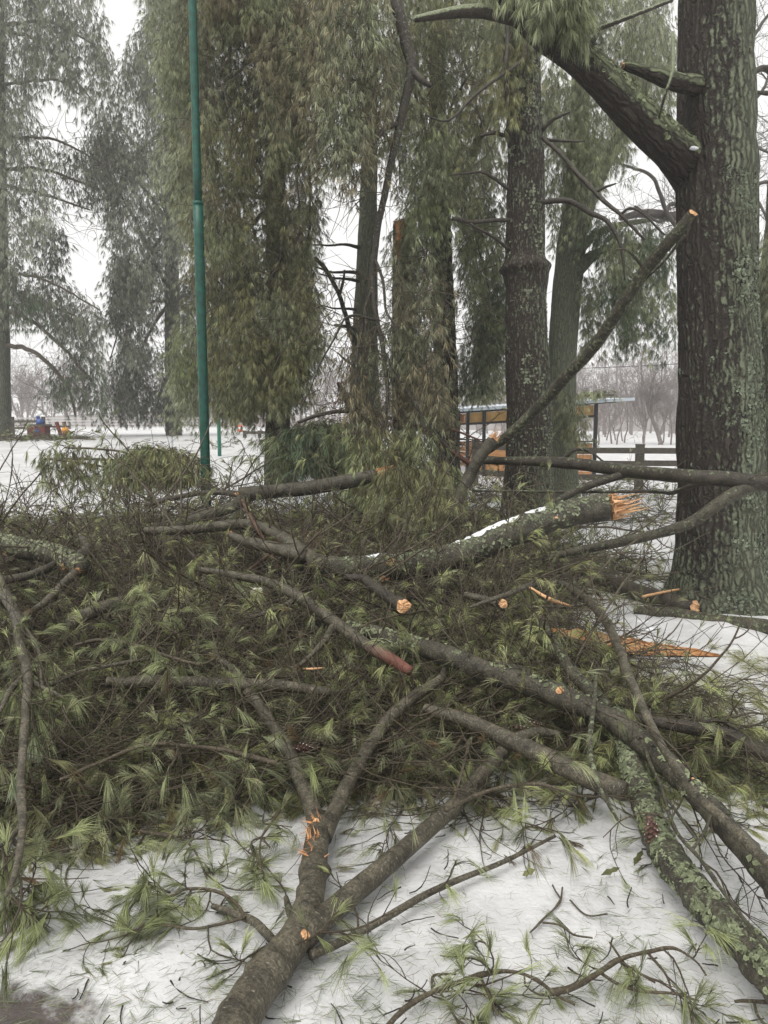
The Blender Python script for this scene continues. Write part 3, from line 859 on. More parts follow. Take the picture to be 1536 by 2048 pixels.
limbs(nmT, [PD[5], PD[6], PD[7]], [at(x, y, Y) for x, y, Y in ((960, 120, 11), (800, 150, 11), (980, 300, 12), (820, 330, 11), (990, 560, 12), (850, 560, 11.2), (780, 60, 11), (990, 640, 12))], .03, .01)
fixp(nmT.build('hanging_twigs', M_twig, tD), tD)

# F: snapped trunk with red split wood
tF, PF, RF = pine('snapped pine trunk with a red brown split at its top, between two standing slim trunks',
    [(812, 1000, 56, 11.4), (808, 900, 48, 11.4), (806, 760, 46, 11.4), (806, 620, 44, 11.4), (806, 500, 42, 11.4), (806, 448, 40, 11.4)],
    M_midbark, lichmix(.55, .1, .12, .2), 44, .010, 1.4)
nm = NM()
p, r = pts3([(797, 478, 20, 11.12)])
Vs = []
for q in range(26):
    t = q / 25
    c = at(797 + 3 * math.sin(t * 7), 442 + 78 * t, 11.13); wd = .075 * (1 - t * .6) * (.8 + .4 * rng.random())
    Vs += [c + np.array([-wd, .02, 0]), c + np.array([0, -.035 + .02 * rng.random(), 0]), c + np.array([wd, .02, 0])]
fs = []
for q in range(25):
    for s in (0, 1):
        a = q * 3 + s; fs += [[a, a + 3, a + 4], [a, a + 4, a + 1]]
nm.add(Vs, fs, Vs, None, False)
splinter(nm, PF[-1], RF[-1], (0, 0, 1), 24, .14, .03)
fixp(nm.build('split_wood', M_woodred, tF), tF)
nm = NM(); p = at(812, 440, 11.3); snowlump(nm, p, (.10, .08, .02), 5)
tag(nm.build('snow_clump', M_snowlump), 'thin cap of snow resting on the snapped trunk top', 'snow')

# E: pale lichen trunk left-centre
tE, PE, RE = pine('pale lichen covered trunk in the centre with a pointed stub and dark snags',
    [(735, 1000, 80, 12.6), (732, 900, 66, 12.6), (729, 800, 60, 12.6), (730, 680, 52, 12.6), (733, 560, 44, 12.6), (735, 480, 40, 12.6), (738, 350, 34, 12.6), (742, 100, 26, 12.6), (745, -200, 18, 12.6)],
    M_palebark, lichmix(1.0, .0, .1, .1), 48, .006, 1.8)
nm = NM()
for e in [[(725, 850, 26, 12.5), (705, 820, 20, 12.4), (688, 790, 15, 12.35), (676, 765, 7, 12.3)],
          [(722, 700, 20, 12.5), (702, 670, 12, 12.4), (690, 630, 10, 12.3), (678, 590, 9, 12.2), (655, 545, 9, 12.2), (630, 515, 8, 12.1)],
          [(678, 592, 7, 12.2), (686, 570, 6, 12.2), (689, 540, 4, 12.2)],
          [(725, 665, 9, 12.4), (695, 655, 8, 12.3), (668, 650, 4, 12.3)],
          [(720, 545, 8, 12.5), (670, 545, 5, 12.3), (620, 530, 3, 12.1)],
          [(720, 562, 8, 12.5), (680, 558, 5, 12.3), (640, 548, 3, 12.1)],
          [(720, 620, 7, 12.5), (680, 618, 4, 12.3), (640, 610, 3, 12.1)],
          [(720, 495, 8, 12.5), (680, 490, 5, 12.3), (625, 490, 3, 12.1)],
          [(720, 740, 7, 12.4), (690, 720, 5, 12.3), (675, 705, 3, 12.3)]]:
    tube(nm, *pts3(e), 8, .06, .15, None, (.5, .1, 0), crook=.05)
fixp(nm.build('snag', M_youngdark, tE), tE)

# I: dense weeping pine behind the green pole
tI, PI_, RI = pine('dense weeping pine with olive foliage, just right of the tall green pole',
    [(560, 980, 66, 11.6), (556, 900, 52, 11.6), (556, 700, 46, 11.6), (552, 400, 42, 11.6), (548, 100, 36, 11.6), (545, -200, 30, 11.6)],
    M_midbark, lichmix(.2, 0, .1, .3), 40, .010, 1.4)
nmT, nmN = NM(), NM()
fill(nmT, nmN, [(380, -80), (640, -80), (645, 300), (640, 430), (620, 560), (610, 660), (600, 760), (560, 770), (520, 800), (450, 790), (410, 740), (390, 560), (385, 300)], 9.6, 12.6, 1500, .65, 'olive',  gap=.36, tint2='darkol', seed=1)
fill(nmT, nmN, [(310, -80), (400, -80), (420, 200), (400, 420), (400, 560), (380, 560), (330, 300), (315, 160)], 10.5, 12.6, 420, .6, 'frost',  gap=.38, tint2='frostg', seed=2)
fill(nmT, nmN, [(345, 680), (380, 620), (420, 660), (430, 800), (395, 835), (350, 810)], 11.2, 12.4, 170, .5, 'frost',  gap=.33, tint2='green', seed=3)
fill(nmT, nmN, [(400, -80), (640, -80), (620, 200), (560, 300), (470, 420), (420, 560), (400, 300)], 9.2, 9.9, 420, .6, 'frostg',  gap=.45, tint2='brown', seed=4)
fill(nmT, nmN, [(480, 480), (620, 470), (625, 640), (590, 780), (500, 800), (470, 650)], 9.4, 10.2, 330, .6, 'olive',  gap=.42, tint2='grey', seed=5)
fill(nmT, nmN, [(565, 600), (640, 620), (632, 700), (600, 740)], 10.0, 10.8, 60, .5, 'green',  gap=.3, tint2='bright', seed=6)
fill(nmT, nmN, [(440, 760), (600, 760), (596, 800), (540, 850), (450, 820)], 10.4, 11.6, 130, .5, 'grey',  gap=.35, tint2='olive', seed=7)
fixp(nmN.build('foliage', M_needle, tI), tI)
rand_twigs(nmT, at(rng.uniform(400, 640, 160), rng.uniform(-20, 700, 160), rng.uniform(9.0, 9.8, 160)), 160, .9, .0045, .5, curl=.4)
limbs(nmT, [PI_[3], PI_[4], PI_[4], PI_[2]], [at(x, y, Y) for x, y, Y in ((350, 120, 11.5), (630, 90, 10), (400, 260, 10.5), (620, 330, 10), (380, 420, 11), (480, 60, 9.6), (600, 520, 10), (440, 560, 10), (380, 700, 11.5), (500, 330, 9.4), (640, 240, 10), (560, 700, 10))], .035, .008)
fixp(nmT.build('hanging_twigs', M_twig, tI), tI)

# G, H: two frosted pines across the lawn
YG, YH = 25.0, 28.0
tG, PG, RG = pine('frosted pine at the left edge with a bare pale trunk and long branches sweeping right',
    [(-2, 892, 60, YG), (0, 872, 48, YG), (0, 760, 44, YG), (0, 700, 42, YG), (-2, 600, 40, YG), (-2, 450, 36, YG), (-4, 300, 32, YG), (-4, 100, 28, YG), (-4, -150, 22, YG)],
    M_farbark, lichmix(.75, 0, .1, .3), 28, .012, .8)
nmT, nmN = NM(), NM()
kw = dict(K=11, L=.18, W=.0105, step=.12, jit=.10, gscale=1.6, rt=.008)
fill(nmT, nmN, [(-60, -60), (205, -60), (215, 100), (225, 225), (170, 200), (100, 150), (60, 190), (0, 300), (-60, 300)], 22, 27, 700, 1.0, 'ffrost', gap=.42, tint2='fgrey', **kw)
fill(nmT, nmN, [(-60, 240), (60, 225), (105, 330), (110, 440), (70, 490), (0, 520), (-60, 520)], 22, 26, 330, 1.0, 'ffrost', gap=.38, tint2='ffrost', **kw)
fill(nmT, nmN, [(110, 270), (205, 265), (215, 330), (205, 440), (160, 420), (110, 330)], 24, 27, 75, .8, 'fdark', gap=.45, tint2='fgrey', **kw)
fill(nmT, nmN, [(-40, 520), (60, 500), (130, 560), (200, 640), (212, 700), (150, 660), (90, 610), (20, 640), (-40, 660)], 23, 27, 230, .9, 'fgrey', gap=.42, tint2='ffrost', **kw)
fill(nmT, nmN, [(30, 560), (110, 600), (190, 690), (205, 760), (212, 830), (170, 800), (110, 790), (100, 750), (150, 720), (90, 640), (20, 640)], 23, 25, 230, .8, 'fgrey', gap=.42, tint2='dgreen', **kw)
fill(nmT, nmN, [(90, 440), (130, 470), (125, 560), (90, 520)], 24, 25, 45, .8, 'dgreen', gap=.3, tint2='fdark', **kw)
fixp(nmN.build('foliage', M_needle, tG), tG)
for e in [[(5, 690, 10, 25), (60, 700, 9, 24.5), (110, 740, 8, 24.3), (140, 790, 6, 24.2), (150, 830, 4, 24.2)], [(5, 620, 10, 25), (60, 640, 8, 24.5), (120, 690, 7, 24.3), (190, 770, 4, 24.2)],
          [(5, 610, 8, 25), (80, 610, 6, 25), (150, 630, 4, 25)], [(5, 340, 8, 25), (90, 340, 6, 25), (200, 380, 4, 25)], [(5, 370, 7, 25), (90, 390, 6, 25), (180, 420, 3, 25)],
          [(5, 50, 8, 25), (100, 45, 6, 25), (190, 90, 3, 25)], [(5, 60, 8, 25), (90, 90, 6, 24.5), (190, 210, 3, 24)], [(5, 170, 6, 25), (110, 160, 5, 25), (160, 190, 3, 25)], [(5, 545, 6, 25), (90, 560, 5, 24), (200, 620, 3, 24)], [(5, 275, 7, 25), (110, 280, 5, 25), (210, 330, 3, 25)]]:
    tube(nmT, *pts3(e), 6, .2, .1, None, (0, 0, 0), crook=.15)
P0 = at(rng.uniform(20, 215, 240), rng.uniform(240, 480, 240), 25.)
rand_twigs(nmT, P0, 240, 1.1, .008, .1)
P0 = at(rng.uniform(20, 200, 120), rng.uniform(560, 800, 120), 24.5)
rand_twigs(nmT, P0, 130, 1.0, .007, .3)
fixp(nmT.build('branch', M_twig, tG), tG)

tH, PH_, RH = pine('frosted pine left of the tall green pole with its dark trunk showing low down',
    [(350, 890, 44, YH), (348, 870, 34, YH), (346, 760, 32, YH), (344, 600, 30, YH), (342, 450, 28, YH), (340, 250, 24, YH), (338, 0, 20, YH), (338, -150, 16, YH)],
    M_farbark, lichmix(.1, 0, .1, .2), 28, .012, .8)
nmT, nmN = NM(), NM()
fill(nmT, nmN, [(245, 120), (300, 20), (330, -60), (420, -60), (400, 260), (300, 320), (195, 300), (190, 235), (230, 200)], 25, 30, 700, 1.0, 'ffrost', gap=.38, tint2='fgrey', **kw)
fill(nmT, nmN, [(125, 320), (200, 270), (300, 290), (400, 300), (395, 480), (330, 560), (240, 560), (210, 430), (170, 350)], 25, 30, 760, 1.0, 'ffrost', gap=.38, tint2='ffrost', **kw)
fill(nmT, nmN, [(225, 520), (330, 500), (335, 700), (260, 720), (220, 640)], 25, 27, 280, .9, 'ffrost', gap=.42, tint2='fgrey', **kw)
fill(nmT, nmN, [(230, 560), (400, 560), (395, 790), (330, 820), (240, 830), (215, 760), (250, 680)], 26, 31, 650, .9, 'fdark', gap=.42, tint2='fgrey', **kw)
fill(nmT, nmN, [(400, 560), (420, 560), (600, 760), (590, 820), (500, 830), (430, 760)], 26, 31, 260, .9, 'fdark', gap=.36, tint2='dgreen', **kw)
fixp(nmN.build('foliage', M_needle, tH), tH)
limbs(nmT, [PH_[3], PH_[4], PH_[5]], [at(x, y, Y) for x, y, Y in ((230, 640, 27), (220, 720, 27), (215, 460, 27), (200, 330, 27), (240, 250, 28), (420, 700, 29), (450, 600, 29), (180, 290, 28), (260, 130, 28), (260, 780, 27.5))], .08, .02, step=.4)
rand_twigs(nmT, at(rng.uniform(215, 400, 200), rng.uniform(300, 800, 200), 27.), 200, 1.0, .008, .2)
fixp(nmT.build('branch', M_twig, tH), tH)

# trunk at the far right edge
tK, PK, RK = pine('lichen covered pine trunk at the right edge, partly hidden behind the thickest trunk',
    [(1580, 1100, 130, 8.6), (1578, 900, 120, 8.6), (1572, 720, 130, 8.6), (1568, 600, 110, 8.6), (1566, 480, 80, 8.6), (1564, 380, 60, 8.6), (1572, 200, 46, 8.6), (1580, -60, 40, 8.6), (1590, -700, 30, 8.6)],
    M_midbark, lichmix(.7, 0, .25, .2), 50, .010, 1.2)
nmT, nmN = NM(), NM()
fill(nmT, nmN, [(1515, 470), (1570, 470), (1570, 620), (1518, 610)], 7.9, 8.4, 60, .35, 'grey',  gap=.3, tint2='olive')
fixp(nmN.build('foliage', M_needle, tK), tK)
for e in [[(1560, 150, 16, 8.6), (1525, 140, 13, 8.5), (1500, 150, 9, 8.4), (1478, 165, 6, 8.3)], [(1566, 185, 12, 8.6), (1530, 190, 9, 8.5), (1500, 180, 5, 8.4)]]:
    nm = NM(); tube(nm, *pts3(e), 8, .05, .1, None, (.5, .1, 0), crook=.05); fixp(nm.build('branch', M_youngdark, tK), tK)
fixp(nmT.build('hanging_twigs', M_twig, tK), tK)

# ------------------------------------------------------------------ bare frosted trees
def bare(nm, base, h, spreadf=.35, levels=4, r0=.1, kids=4, sides=5, seed=0, dens=1.0, up=.35, rmin=.004):
    r = np.random.default_rng(seed)
    P = np.array([base]); 
    M = 6
    S = np.array([base], float); D = np.array([[r.normal() * .06, r.normal() * .06, 1.0]]); L = np.array([h * .55]); R = np.array([r0])
    for lv in range(levels):
        n = len(S); d = nrm(D)
        Pt = np.zeros((n, M, 3)); Pt[:, 0] = S
        for i in range(1, M):
            d = nrm(d + r.normal(size=(n, 3)) * .14 + np.array([0, 0, up * .18]))
            Pt[:, i] = Pt[:, i - 1] + d * (L / (M - 1))[:, None]
        Rr = R[:, None] * np.linspace(1, .55, M)[None]
        btubes(nm, Pt, Rr, 5 if lv == 0 else 3)
        k = kids + (1 if lv == 0 else 0)
        idx = np.repeat(np.arange(n), k); ii = r.integers(2 if lv == 0 else 1, M, n * k)
        S = Pt[idx, ii]; T = nrm(Pt[idx, ii] - Pt[idx, ii - 1])
        D = nrm(T + r.normal(size=T.shape) * (spreadf + .25) + np.array([0, 0, up * .4])); L = L[idx] * (.42 + .3 * r.random(n * k)); R = np.maximum(Rr[idx, ii] * .55, rmin)

nm = NM()
k = 0
for row, (Yr, n) in enumerate([(76, 40), (90, 70), (106, 70), (128, 56)]):
    for q in range(n):
        x = -Yr * .62 + (q + rng.random()) / n * Yr * 1.24
        hgt = (5.6, 7.5, 10, 13)[row] * (.7 + .6 * rng.random()) * (1.0 + .25 * (x / Yr > .2))
        y = Yr + rng.normal() * 4
        bare(nm, (x, y, float(G(x, y)) - .1 + (2.0 if row == 3 else 0)), hgt, .4, 5 if row < 2 else 4, .11 + .03 * row, 4, seed=500 + k, rmin=.011 + .006 * row); k += 1
for q in range(46):
    y = 46 + 13 * rng.random(); x = y * rng.uniform(.13, .62)
    bare(nm, (x, y, float(G(x, y)) - .1), 4.6 * (.6 + .6 * rng.random()), .45, 5, .06, 4, seed=900 + q, rmin=.0075)
tag(nm.build('far_woods', M_frosttwig), 'far frosted bare woods beyond the snowy field', None, None, 'stuff')

def bare_tree(label, base, h, r0, seed, mat=M_frosttwig, kids=5, levels=5, spreadf=.4, up=.35):
    nm = NM(); root = empty('bare_tree', base, label, 'tree')
    bare(nm, base, h, spreadf, levels, r0, kids, seed=seed, up=up, rmin=.009)
    fixp(nm.build('trunk_and_twigs', mat, root), root)
p = hit(1322, 905, 0, G); p = at(1322, 905, 48)
bare_tree('spreading frosted bare tree behind the fence, framed between the shelter and the big trunk', (p[0], 48, float(G(p[0], 48))), 7.0, .15, 21, kids=6, spreadf=.55)
p = at(590, 870, 60); bare_tree('pale frosted bare tree beyond the lawn, seen right of the dense weeping pine', (p[0], 60, float(G(p[0], 60))), 6.0, .12, 22, kids=6, spreadf=.5)
p = at(140, 868, 55); bare_tree('round frosted bare tree beyond the rail at the left, under the drooping branch', (p[0], 55, float(G(p[0], 55))), 6.0, .12, 23, kids=6, spreadf=.5)

# dark bare tree behind big pine
M_baretwig = simple('bare_twigs', (.11, .10, .09), .6, .3, 6)
p = at(1455, 1010, 15); root = empty('bare_tree', (p[0], 15, .05), 'bare leafless tree hidden behind the thickest trunk, thin twigs spreading against the sky', 'tree')
nm = NM()
tube(nm, [(p[0], 15, .05), (p[0] + .05, 15, 3), (p[0], 15.1, 6), (p[0] - .1, 15, 10)], [.16, .13, .11, .06], 10, .3, .1)
bS, bD = [], []
for e in [[(1450, 430, 22, 15), (1345, 432, 20, 14.8), (1290, 428, 17, 14.6), (1240, 436, 12, 14.5)], [(1440, 560, 14, 15), (1345, 445, 9, 14.6), (1322, 385, 8, 14.5), (1300, 350, 7, 14.4), (1235, 326, 4, 14.2)],
          [(1440, 520, 14, 15), (1350, 410, 8, 14.8), (1325, 445, 6, 14.6), (1270, 412, 4, 14.4)], [(1450, 200, 12, 15), (1500, 80, 8, 14.8), (1545, 20, 5, 14.6)],
          [(1450, 420, 12, 15), (1510, 370, 8, 14.8), (1560, 366, 5, 14.6)], [(1450, 360, 10, 15), (1500, 300, 7, 14.8), (1550, 310, 4, 14.6)], [(1450, 300, 10, 15), (1505, 210, 7, 14.8), (1550, 130, 4, 14.6)],
          [(1450, 450, 10, 15), (1510, 400, 6, 14.8), (1545, 480, 3, 14.6)]]:
    P_, R_, T_, _, _ = tube(nm, *pts3(e), 6, .1, .1, None, crook=.1)
    k = rng.integers(len(P_) // 4, len(P_), 9); bS.append(P_[k]); bD.append(T_[k])
bS = np.concatenate(bS); bD = nrm(np.concatenate(bD) + rng.normal(size=bS.shape) * .8 * np.array([1, .6, 1]))
dmy = NM()
sprays(nm, dmy, bS, bD, .9, .006, 9, tufts=0, curl=.35, M=9, sidelen=.5)
sprays(nm, dmy, bS, bD + rng.normal(size=bS.shape) * .5, .7, .005, 9, tufts=0, curl=.35, M=9, sidelen=.5)
fixp(nm.build('trunk_and_twigs', M_baretwig, root), root)

# ------------------------------------------------------------------ built things
def ringtube(nm, P, R, sides=24):
    tube(nm, P, R, sides, .3, 0)

def pole(px0, py0, px1, py1, Y, th0, th1, zj, label, mat, grp=None):
    b = at(px0, py0, Y); x = b[0]
    root = empty('green_pole', (x, Y, float(G(x, Y))), label, 'pole')
    d = float(depth(b)); g = float(G(x, Y))
    nm = NM(); tube(nm, [(x, Y, g - .1), (x, Y, zj)], [th0 / 2 * d / F] * 2, 32, .4, 0); fixp(nm.build('lower_shaft', mat, root), root)
    nm = NM(); tube(nm, [(x, Y, zj - .002), (x, Y, zj + 5)], [th1 / 2 * d / F, th1 * .9 / 2 * d / F], 32, .4, 0); fixp(nm.build('upper_shaft', mat, root), root)
    nm = NM(); tube(nm, [(x, Y, zj - .03), (x, Y, zj + .005)], [(th0 + 1.6) / 2 * d / F] * 2, 32, .02, 0); fixp(nm.build('joint_collar', mat, root), root)
    return root
zj = at(392, 405, 8.9)[2]
pole(410, 900, 0, 0, 8.9, 19, 15.5, zj, 'tall dark green metal pole rising from the branch pile, nearer and thicker of the two', M_green)
zj = at(436, 700, 19)[2]
pole(439, 900, 0, 0, 19.0, 7.5, 6, zj, 'thin green metal pole standing on the far snow, behind the tall one', M_green2)
# pipe posts
p = at(344, 878, 20.); nm = NM(); g = float(G(p[0], 20)); 
root = empty('marker_stake', (p[0], 20, g), 'short grey metal stake with a dark cap standing in the snow under the frosted pine', 'stake')
tube(nm, [(p[0], 20, g), (p[0], 20, g + .42)], [.03, .03], 12, .1, 0); fixp(nm.build('shaft', M_galv, root), root)
nm = NM(); box(nm, (p[0], 20, g + .5), (.12, .10, .17)); fixp(nm.build('cap', M_fence, root), root)
# orange and white marker
p = at(481, 874, 38.); g = float(G(p[0], 38))
root = empty('traffic_marker', (p[0], 38, g), 'small orange and white striped traffic marker far across the snow', 'traffic marker')
for q in range(5):
    nm = NM(); tube(nm, [(p[0], 38, g + q * .12), (p[0], 38, g + q * .12 + .118)], [.14 - q * .012, .135 - q * .012], 14, .1, 0)
    fixp(nm.build('band', M_orange if q % 2 == 0 else M_white, root), root)

# right timber fence
def fence(label, xs, Y0, Y1, hgt, rails, mat, pw, rw, rh, name='rail_fence'):
    A = [np.array([at(px, 900, Y)[0], Y, 0]) for px, Y in zip(xs, np.linspace(Y0, Y1, len(xs)))]
    for a in A: a[2] = float(G(a[0], a[1]))
    root = empty(name, A[0], label, 'fence')
    for a in A:
        nm = NM(); box(nm, a + np.array([0, 0, hgt / 2]), (pw, pw, hgt + .1)); box(nm, a + np.array([0, 0, hgt + .055]), (pw * 1.1, pw * 1.1, .02)); fixp(nm.build('post', mat, root), root)
    for zr in rails:
        for a, b in zip(A[:-1], A[1:]):
            nm = NM(); o = np.array([0, -pw / 2 - rw / 2 - .003, zr]); beam(nm, a + o, b + o + np.array([0, 0, rng.normal() * .01]), rw, rh); fixp(nm.build('rail', mat, root), root)
    return root
fence('weathered brown post and rail fence to the right, behind the fallen horizontal branch', [950, 1070, 1280, 1490, 1700], 17.1, 16.4, .98, (.30, .62, .90), M_fence, .16, .035, .13)
fence('far dark wooden rail at the left edge behind the frosted trunk', [-60, 28, 90], 27, 27, .62, (.28, .52), M_fence, .10, .04, .08)
fence('far pale rail fence beyond the snow, seen past the weeping pine', [20, 110, 200, 290, 380, 470], 46, 46, .75, (.2, .38, .56, .74), M_palefence, .10, .04, .05)
fence('low dark rail lying along the far snow, right of the thin green pole', [490, 520, 570, 640], 24, 24, .16, (.16,), M_fence, .10, .05, .09)
# overhead wires
def wire(label, pts, r):
    nm = NM(); P = np.array([at(a, b, Y) for a, b, Y in pts]); tube(nm, P, [r] * len(P), 6, 2, 0)
    tag(nm.build('overhead_wire', M_wire), label, 'wire')
wire('thin overhead wire crossing the sky just above the shelter roof, right of the forked trunk', [(700, 745, 60), (1000, 741, 52), (1180, 736, 47), (1350, 728, 43), (1600, 712, 38)], .022)
wire('faint overhead wire across the far woods at the left', [(-60, 783, 60), (120, 790, 60), (330, 798, 60), (700, 806, 60), (900, 800, 60)], .018)

# red box, blue thing, leaning posts at left
def on(px, Y): 
    x = at(px, 870, Y)[0]; return x, float(G(x, Y))
x, g = on(78, 24.5)
root = empty('feed_box', (x, 24.5, g), 'dark red wooden box with a blue diamond on its front, at the far left', 'box')
nm = NM(); box(nm, (x, 24.5, g + .20), (.58, .40, .34)); fixp(nm.build('panel', M_redwood, root), root)
nm = NM(); box(nm, (x - .02, 24.5, g + .40), (.72, .46, .05)); fixp(nm.build('lid', M_fence, root), root)
nm = NM(); c, s = math.cos(math.pi / 4), math.sin(math.pi / 4); box(nm, (x + .04, 24.29, g + .22), (.11, .012, .11), [[c, 0, -s], [0, 1, 0], [s, 0, c]]); fixp(nm.build('diamond_sign', M_blue, root), root)
nm = NM(); snowlump(nm, (x + .05, 24.5, g + .50), (.14, .12, .12), 12); snowlump(nm, (x + .0, 24.5, g + .64), (.06, .06, .07), 13)
tag(nm.build('plastic_jug', M_blue), 'small blue jug standing on the dark red box', 'jug')
for k, (px, lean, lab) in enumerate([(123, -.10, 'left one of two leaning dark red posts beside the orange ball'), (137, -.10, 'right one of two leaning dark red posts, behind the orange ball')]):
    x, g = on(px, 24.2 + .3 * k)
    nm = NM(); beam(nm, (x, 24.2 + .3 * k, g - .02), (x + lean * 1.4, 24.2 + .3 * k, g + .50), .09, .09)
    tag(nm.build('leaning_post', M_redwood), lab, 'post', 'leaning red posts')
x, g = on(131, 24.0)
nm = NM(); 
snowlump(nm, (x, 24.0, g + .22), (.12, .12, .11), 0, 14)
tag(nm.build('orange_ball', M_yellow), 'orange ball between the two leaning red posts', 'ball')
x, g = on(112, 24.8)
root = empty('low_table', (x, 24.8, g), 'low dark red plank bench between the red box and the leaning posts', 'bench')
nm = NM(); box(nm, (x, 24.8, g + .34), (.9, .25, .05)); fixp(nm.build('seat', M_redwood, root), root); root.name = 'plank_bench'
for dx in (-.3, .3):
    nm = NM(); box(nm, (x + dx, 24.8, g + .16), (.08, .2, .31)); fixp(nm.build('leg', M_redwood, root), root)

# shelter
def shelter():
    Y0, Y1 = 19.6, 22.0
    xl, xr = at(935, 880, Y0)[0], at(1190, 880, Y0)[0]
    g = .10
    root = empty('open_shelter', (xl, Y0, g), 'open sided shelter with black frame, orange boards and a pale metal roof', 'shelter')
    zt = at(1190, 806, Y0)[2]
    zl = at(935, 822, Y0)[2]
    xm = at(968, 860, Y0)[0]
    for X, Y, z in ((xl, Y0, zl), (xm, Y0, zl), (xr, Y0, zt), (xl, Y1, zl + .1), (xr, Y1, zt + .1), ((xl + xr) / 2, Y1, zt)):
        nm = NM(); box(nm, (X, Y, g + (z - g) / 2), (.085, .085, z - g)); fixp(nm.build('post', M_black, root), root)
    def lerpz(x): return zl + (zt - zl) * (x - xl) / (xr - xl)
    for Y in (Y0 - .06, Y1 + .06):
        nm = NM(); beam(nm, (xl - .3, Y, lerpz(xl - .3) + .01), (xr + .5, Y, lerpz(xr + .5) + .01), .03, .07); 
        fixp(nm.build('roof_beam', M_black, root), root)
        nm = NM(); beam(nm, (xl, Y, lerpz(xl) - .34), (xr, Y, lerpz(xr) - .34), .03, .06); fixp(nm.build('cross_beam', M_black, root), root)
    for Y, m in ((Y0 + .05, M_ply), (Y1 + .05, M_orangeboard)):
        n = 9
        for q in range(n):
            pass
        nm = NM()
        n = 24
        for q in range(n):
            x0 = xl + .05 + (xr - xl - .1) * q / n; x1 = xl + .05 + (xr - xl - .1) * (q + .95) / n; z = lerpz((x0 + x1) / 2)
            box(nm, ((x0 + x1) / 2, Y, z - .185), (x1 - x0, .018 + .003 * (q % 3), .26))
        fixp(nm.build('upper_boards', m, root), root)
        nm = NM()
        for q in range(6):
            z = g + .08 + q * .15
            box(nm, ((xl + xr) / 2, Y + .003 * (q % 2), z + .07), (xr - xl - .1, .02, .14))
        fixp(nm.build('lower_boards', M_orangeboard, root), root)
        nm = NM(); beam(nm, (xl, Y - .05, g + 1.02), (xr, Y - .05, g + 1.02), .04, .035); fixp(nm.build('cross_beam', M_black, root), root)
    # roof: ribbed sheet
    nm = NM()
    xa, xb = xl - .35, xr + .85
    n = 60
    xs = np.linspace(xa, xb, n); ys = np.array([Y0 - .45, Y1 + .5])
    V = []
    for k_, dz in ((0, .075), (1, .05)):
        for x in xs:
            for yi, y in enumerate(ys):
                V.append((x, y, lerpz(x) + dz + .012 * math.cos((x - xa) * 28) + (.10 if yi else -.02)))
    f = []
    for L_ in (0, 1):
        o = L_ * n * 2
        for q in range(n - 1):
            a = o + q * 2; f += [[a, a + 2, a + 3], [a, a + 3, a + 1]]
    for q in range(n - 1):
        a = q * 2; b = a + n * 2; f += [[a, b, b + 2], [a, b + 2, a + 2], [a + 1, a + 3, b + 3], [a + 1, b + 3, b + 1]]
    nm.add(V, f, None, None, False)
    fixp(nm.build('roof', M_roof, root), root)
    nm = NM(); beam(nm, (xa + .1, Y0 - .47, lerpz(xa) + .035), (xb, Y0 - .47, lerpz(xb) + .035), .02, .075); fixp(nm.build('fascia', M_roof, root), root)
shelter()
# dark leaning stake near B
p0 = at(1003, 1000, 9.8); p1 = at(1015, 922, 9.8)
nm = NM(); beam(nm, p0 - np.array([0, 0, .3]), p1, .05, .05)
tag(nm.build('leaning_stake', M_fence), 'thin dark stake leaning beside the foot of the ringed trunk', 'stake')

# branches lying on the shelter roof
root = empty('fallen_branch', at(960, 790, 19.5), 'green pine branch lying across the left part of the metal roof', 'fallen branch', 'branches on the roof')
nmT, nmN = NM(), NM()
fill(nmT, nmN, [(925, 770), (1012, 755), (1012, 795), (925, 805)], 18.9, 19.6, 90, .28, 'grey', K=9, L=.14, W=.011, step=.07, gap=.25, tint2='olive', out=.8)
tube(nmT, *pts3([(930, 802, 6, 19.3), (965, 790, 5, 19.2), (995, 773, 3, 19.2)]), 6, .1)
fixp(nmN.build('foliage', M_needle, root), root); fixp(nmT.build('stem', M_twig, root), root)
root = empty('fallen_branch', at(1170, 792, 19.5), 'green pine branch lying across the right part of the metal roof', 'fallen branch', 'branches on the roof')
nmT, nmN = NM(), NM()
fill(nmT, nmN, [(1145, 775), (1215, 784), (1230, 792), (1190, 797), (1165, 803), (1145, 830)], 18.9, 19.5, 75, .2, 'grey', K=9, L=.14, W=.011, step=.07, gap=.25, tint2='frostg', out=.8)
tube(nmT, *pts3([(1140, 800, 6, 19.1), (1180, 790, 5, 19.1), (1228, 790, 3, 19.1)]), 6, .1)
fixp(nmN.build('foliage', M_needle, root), root); fixp(nmT.build('stem', M_twig, root), root)

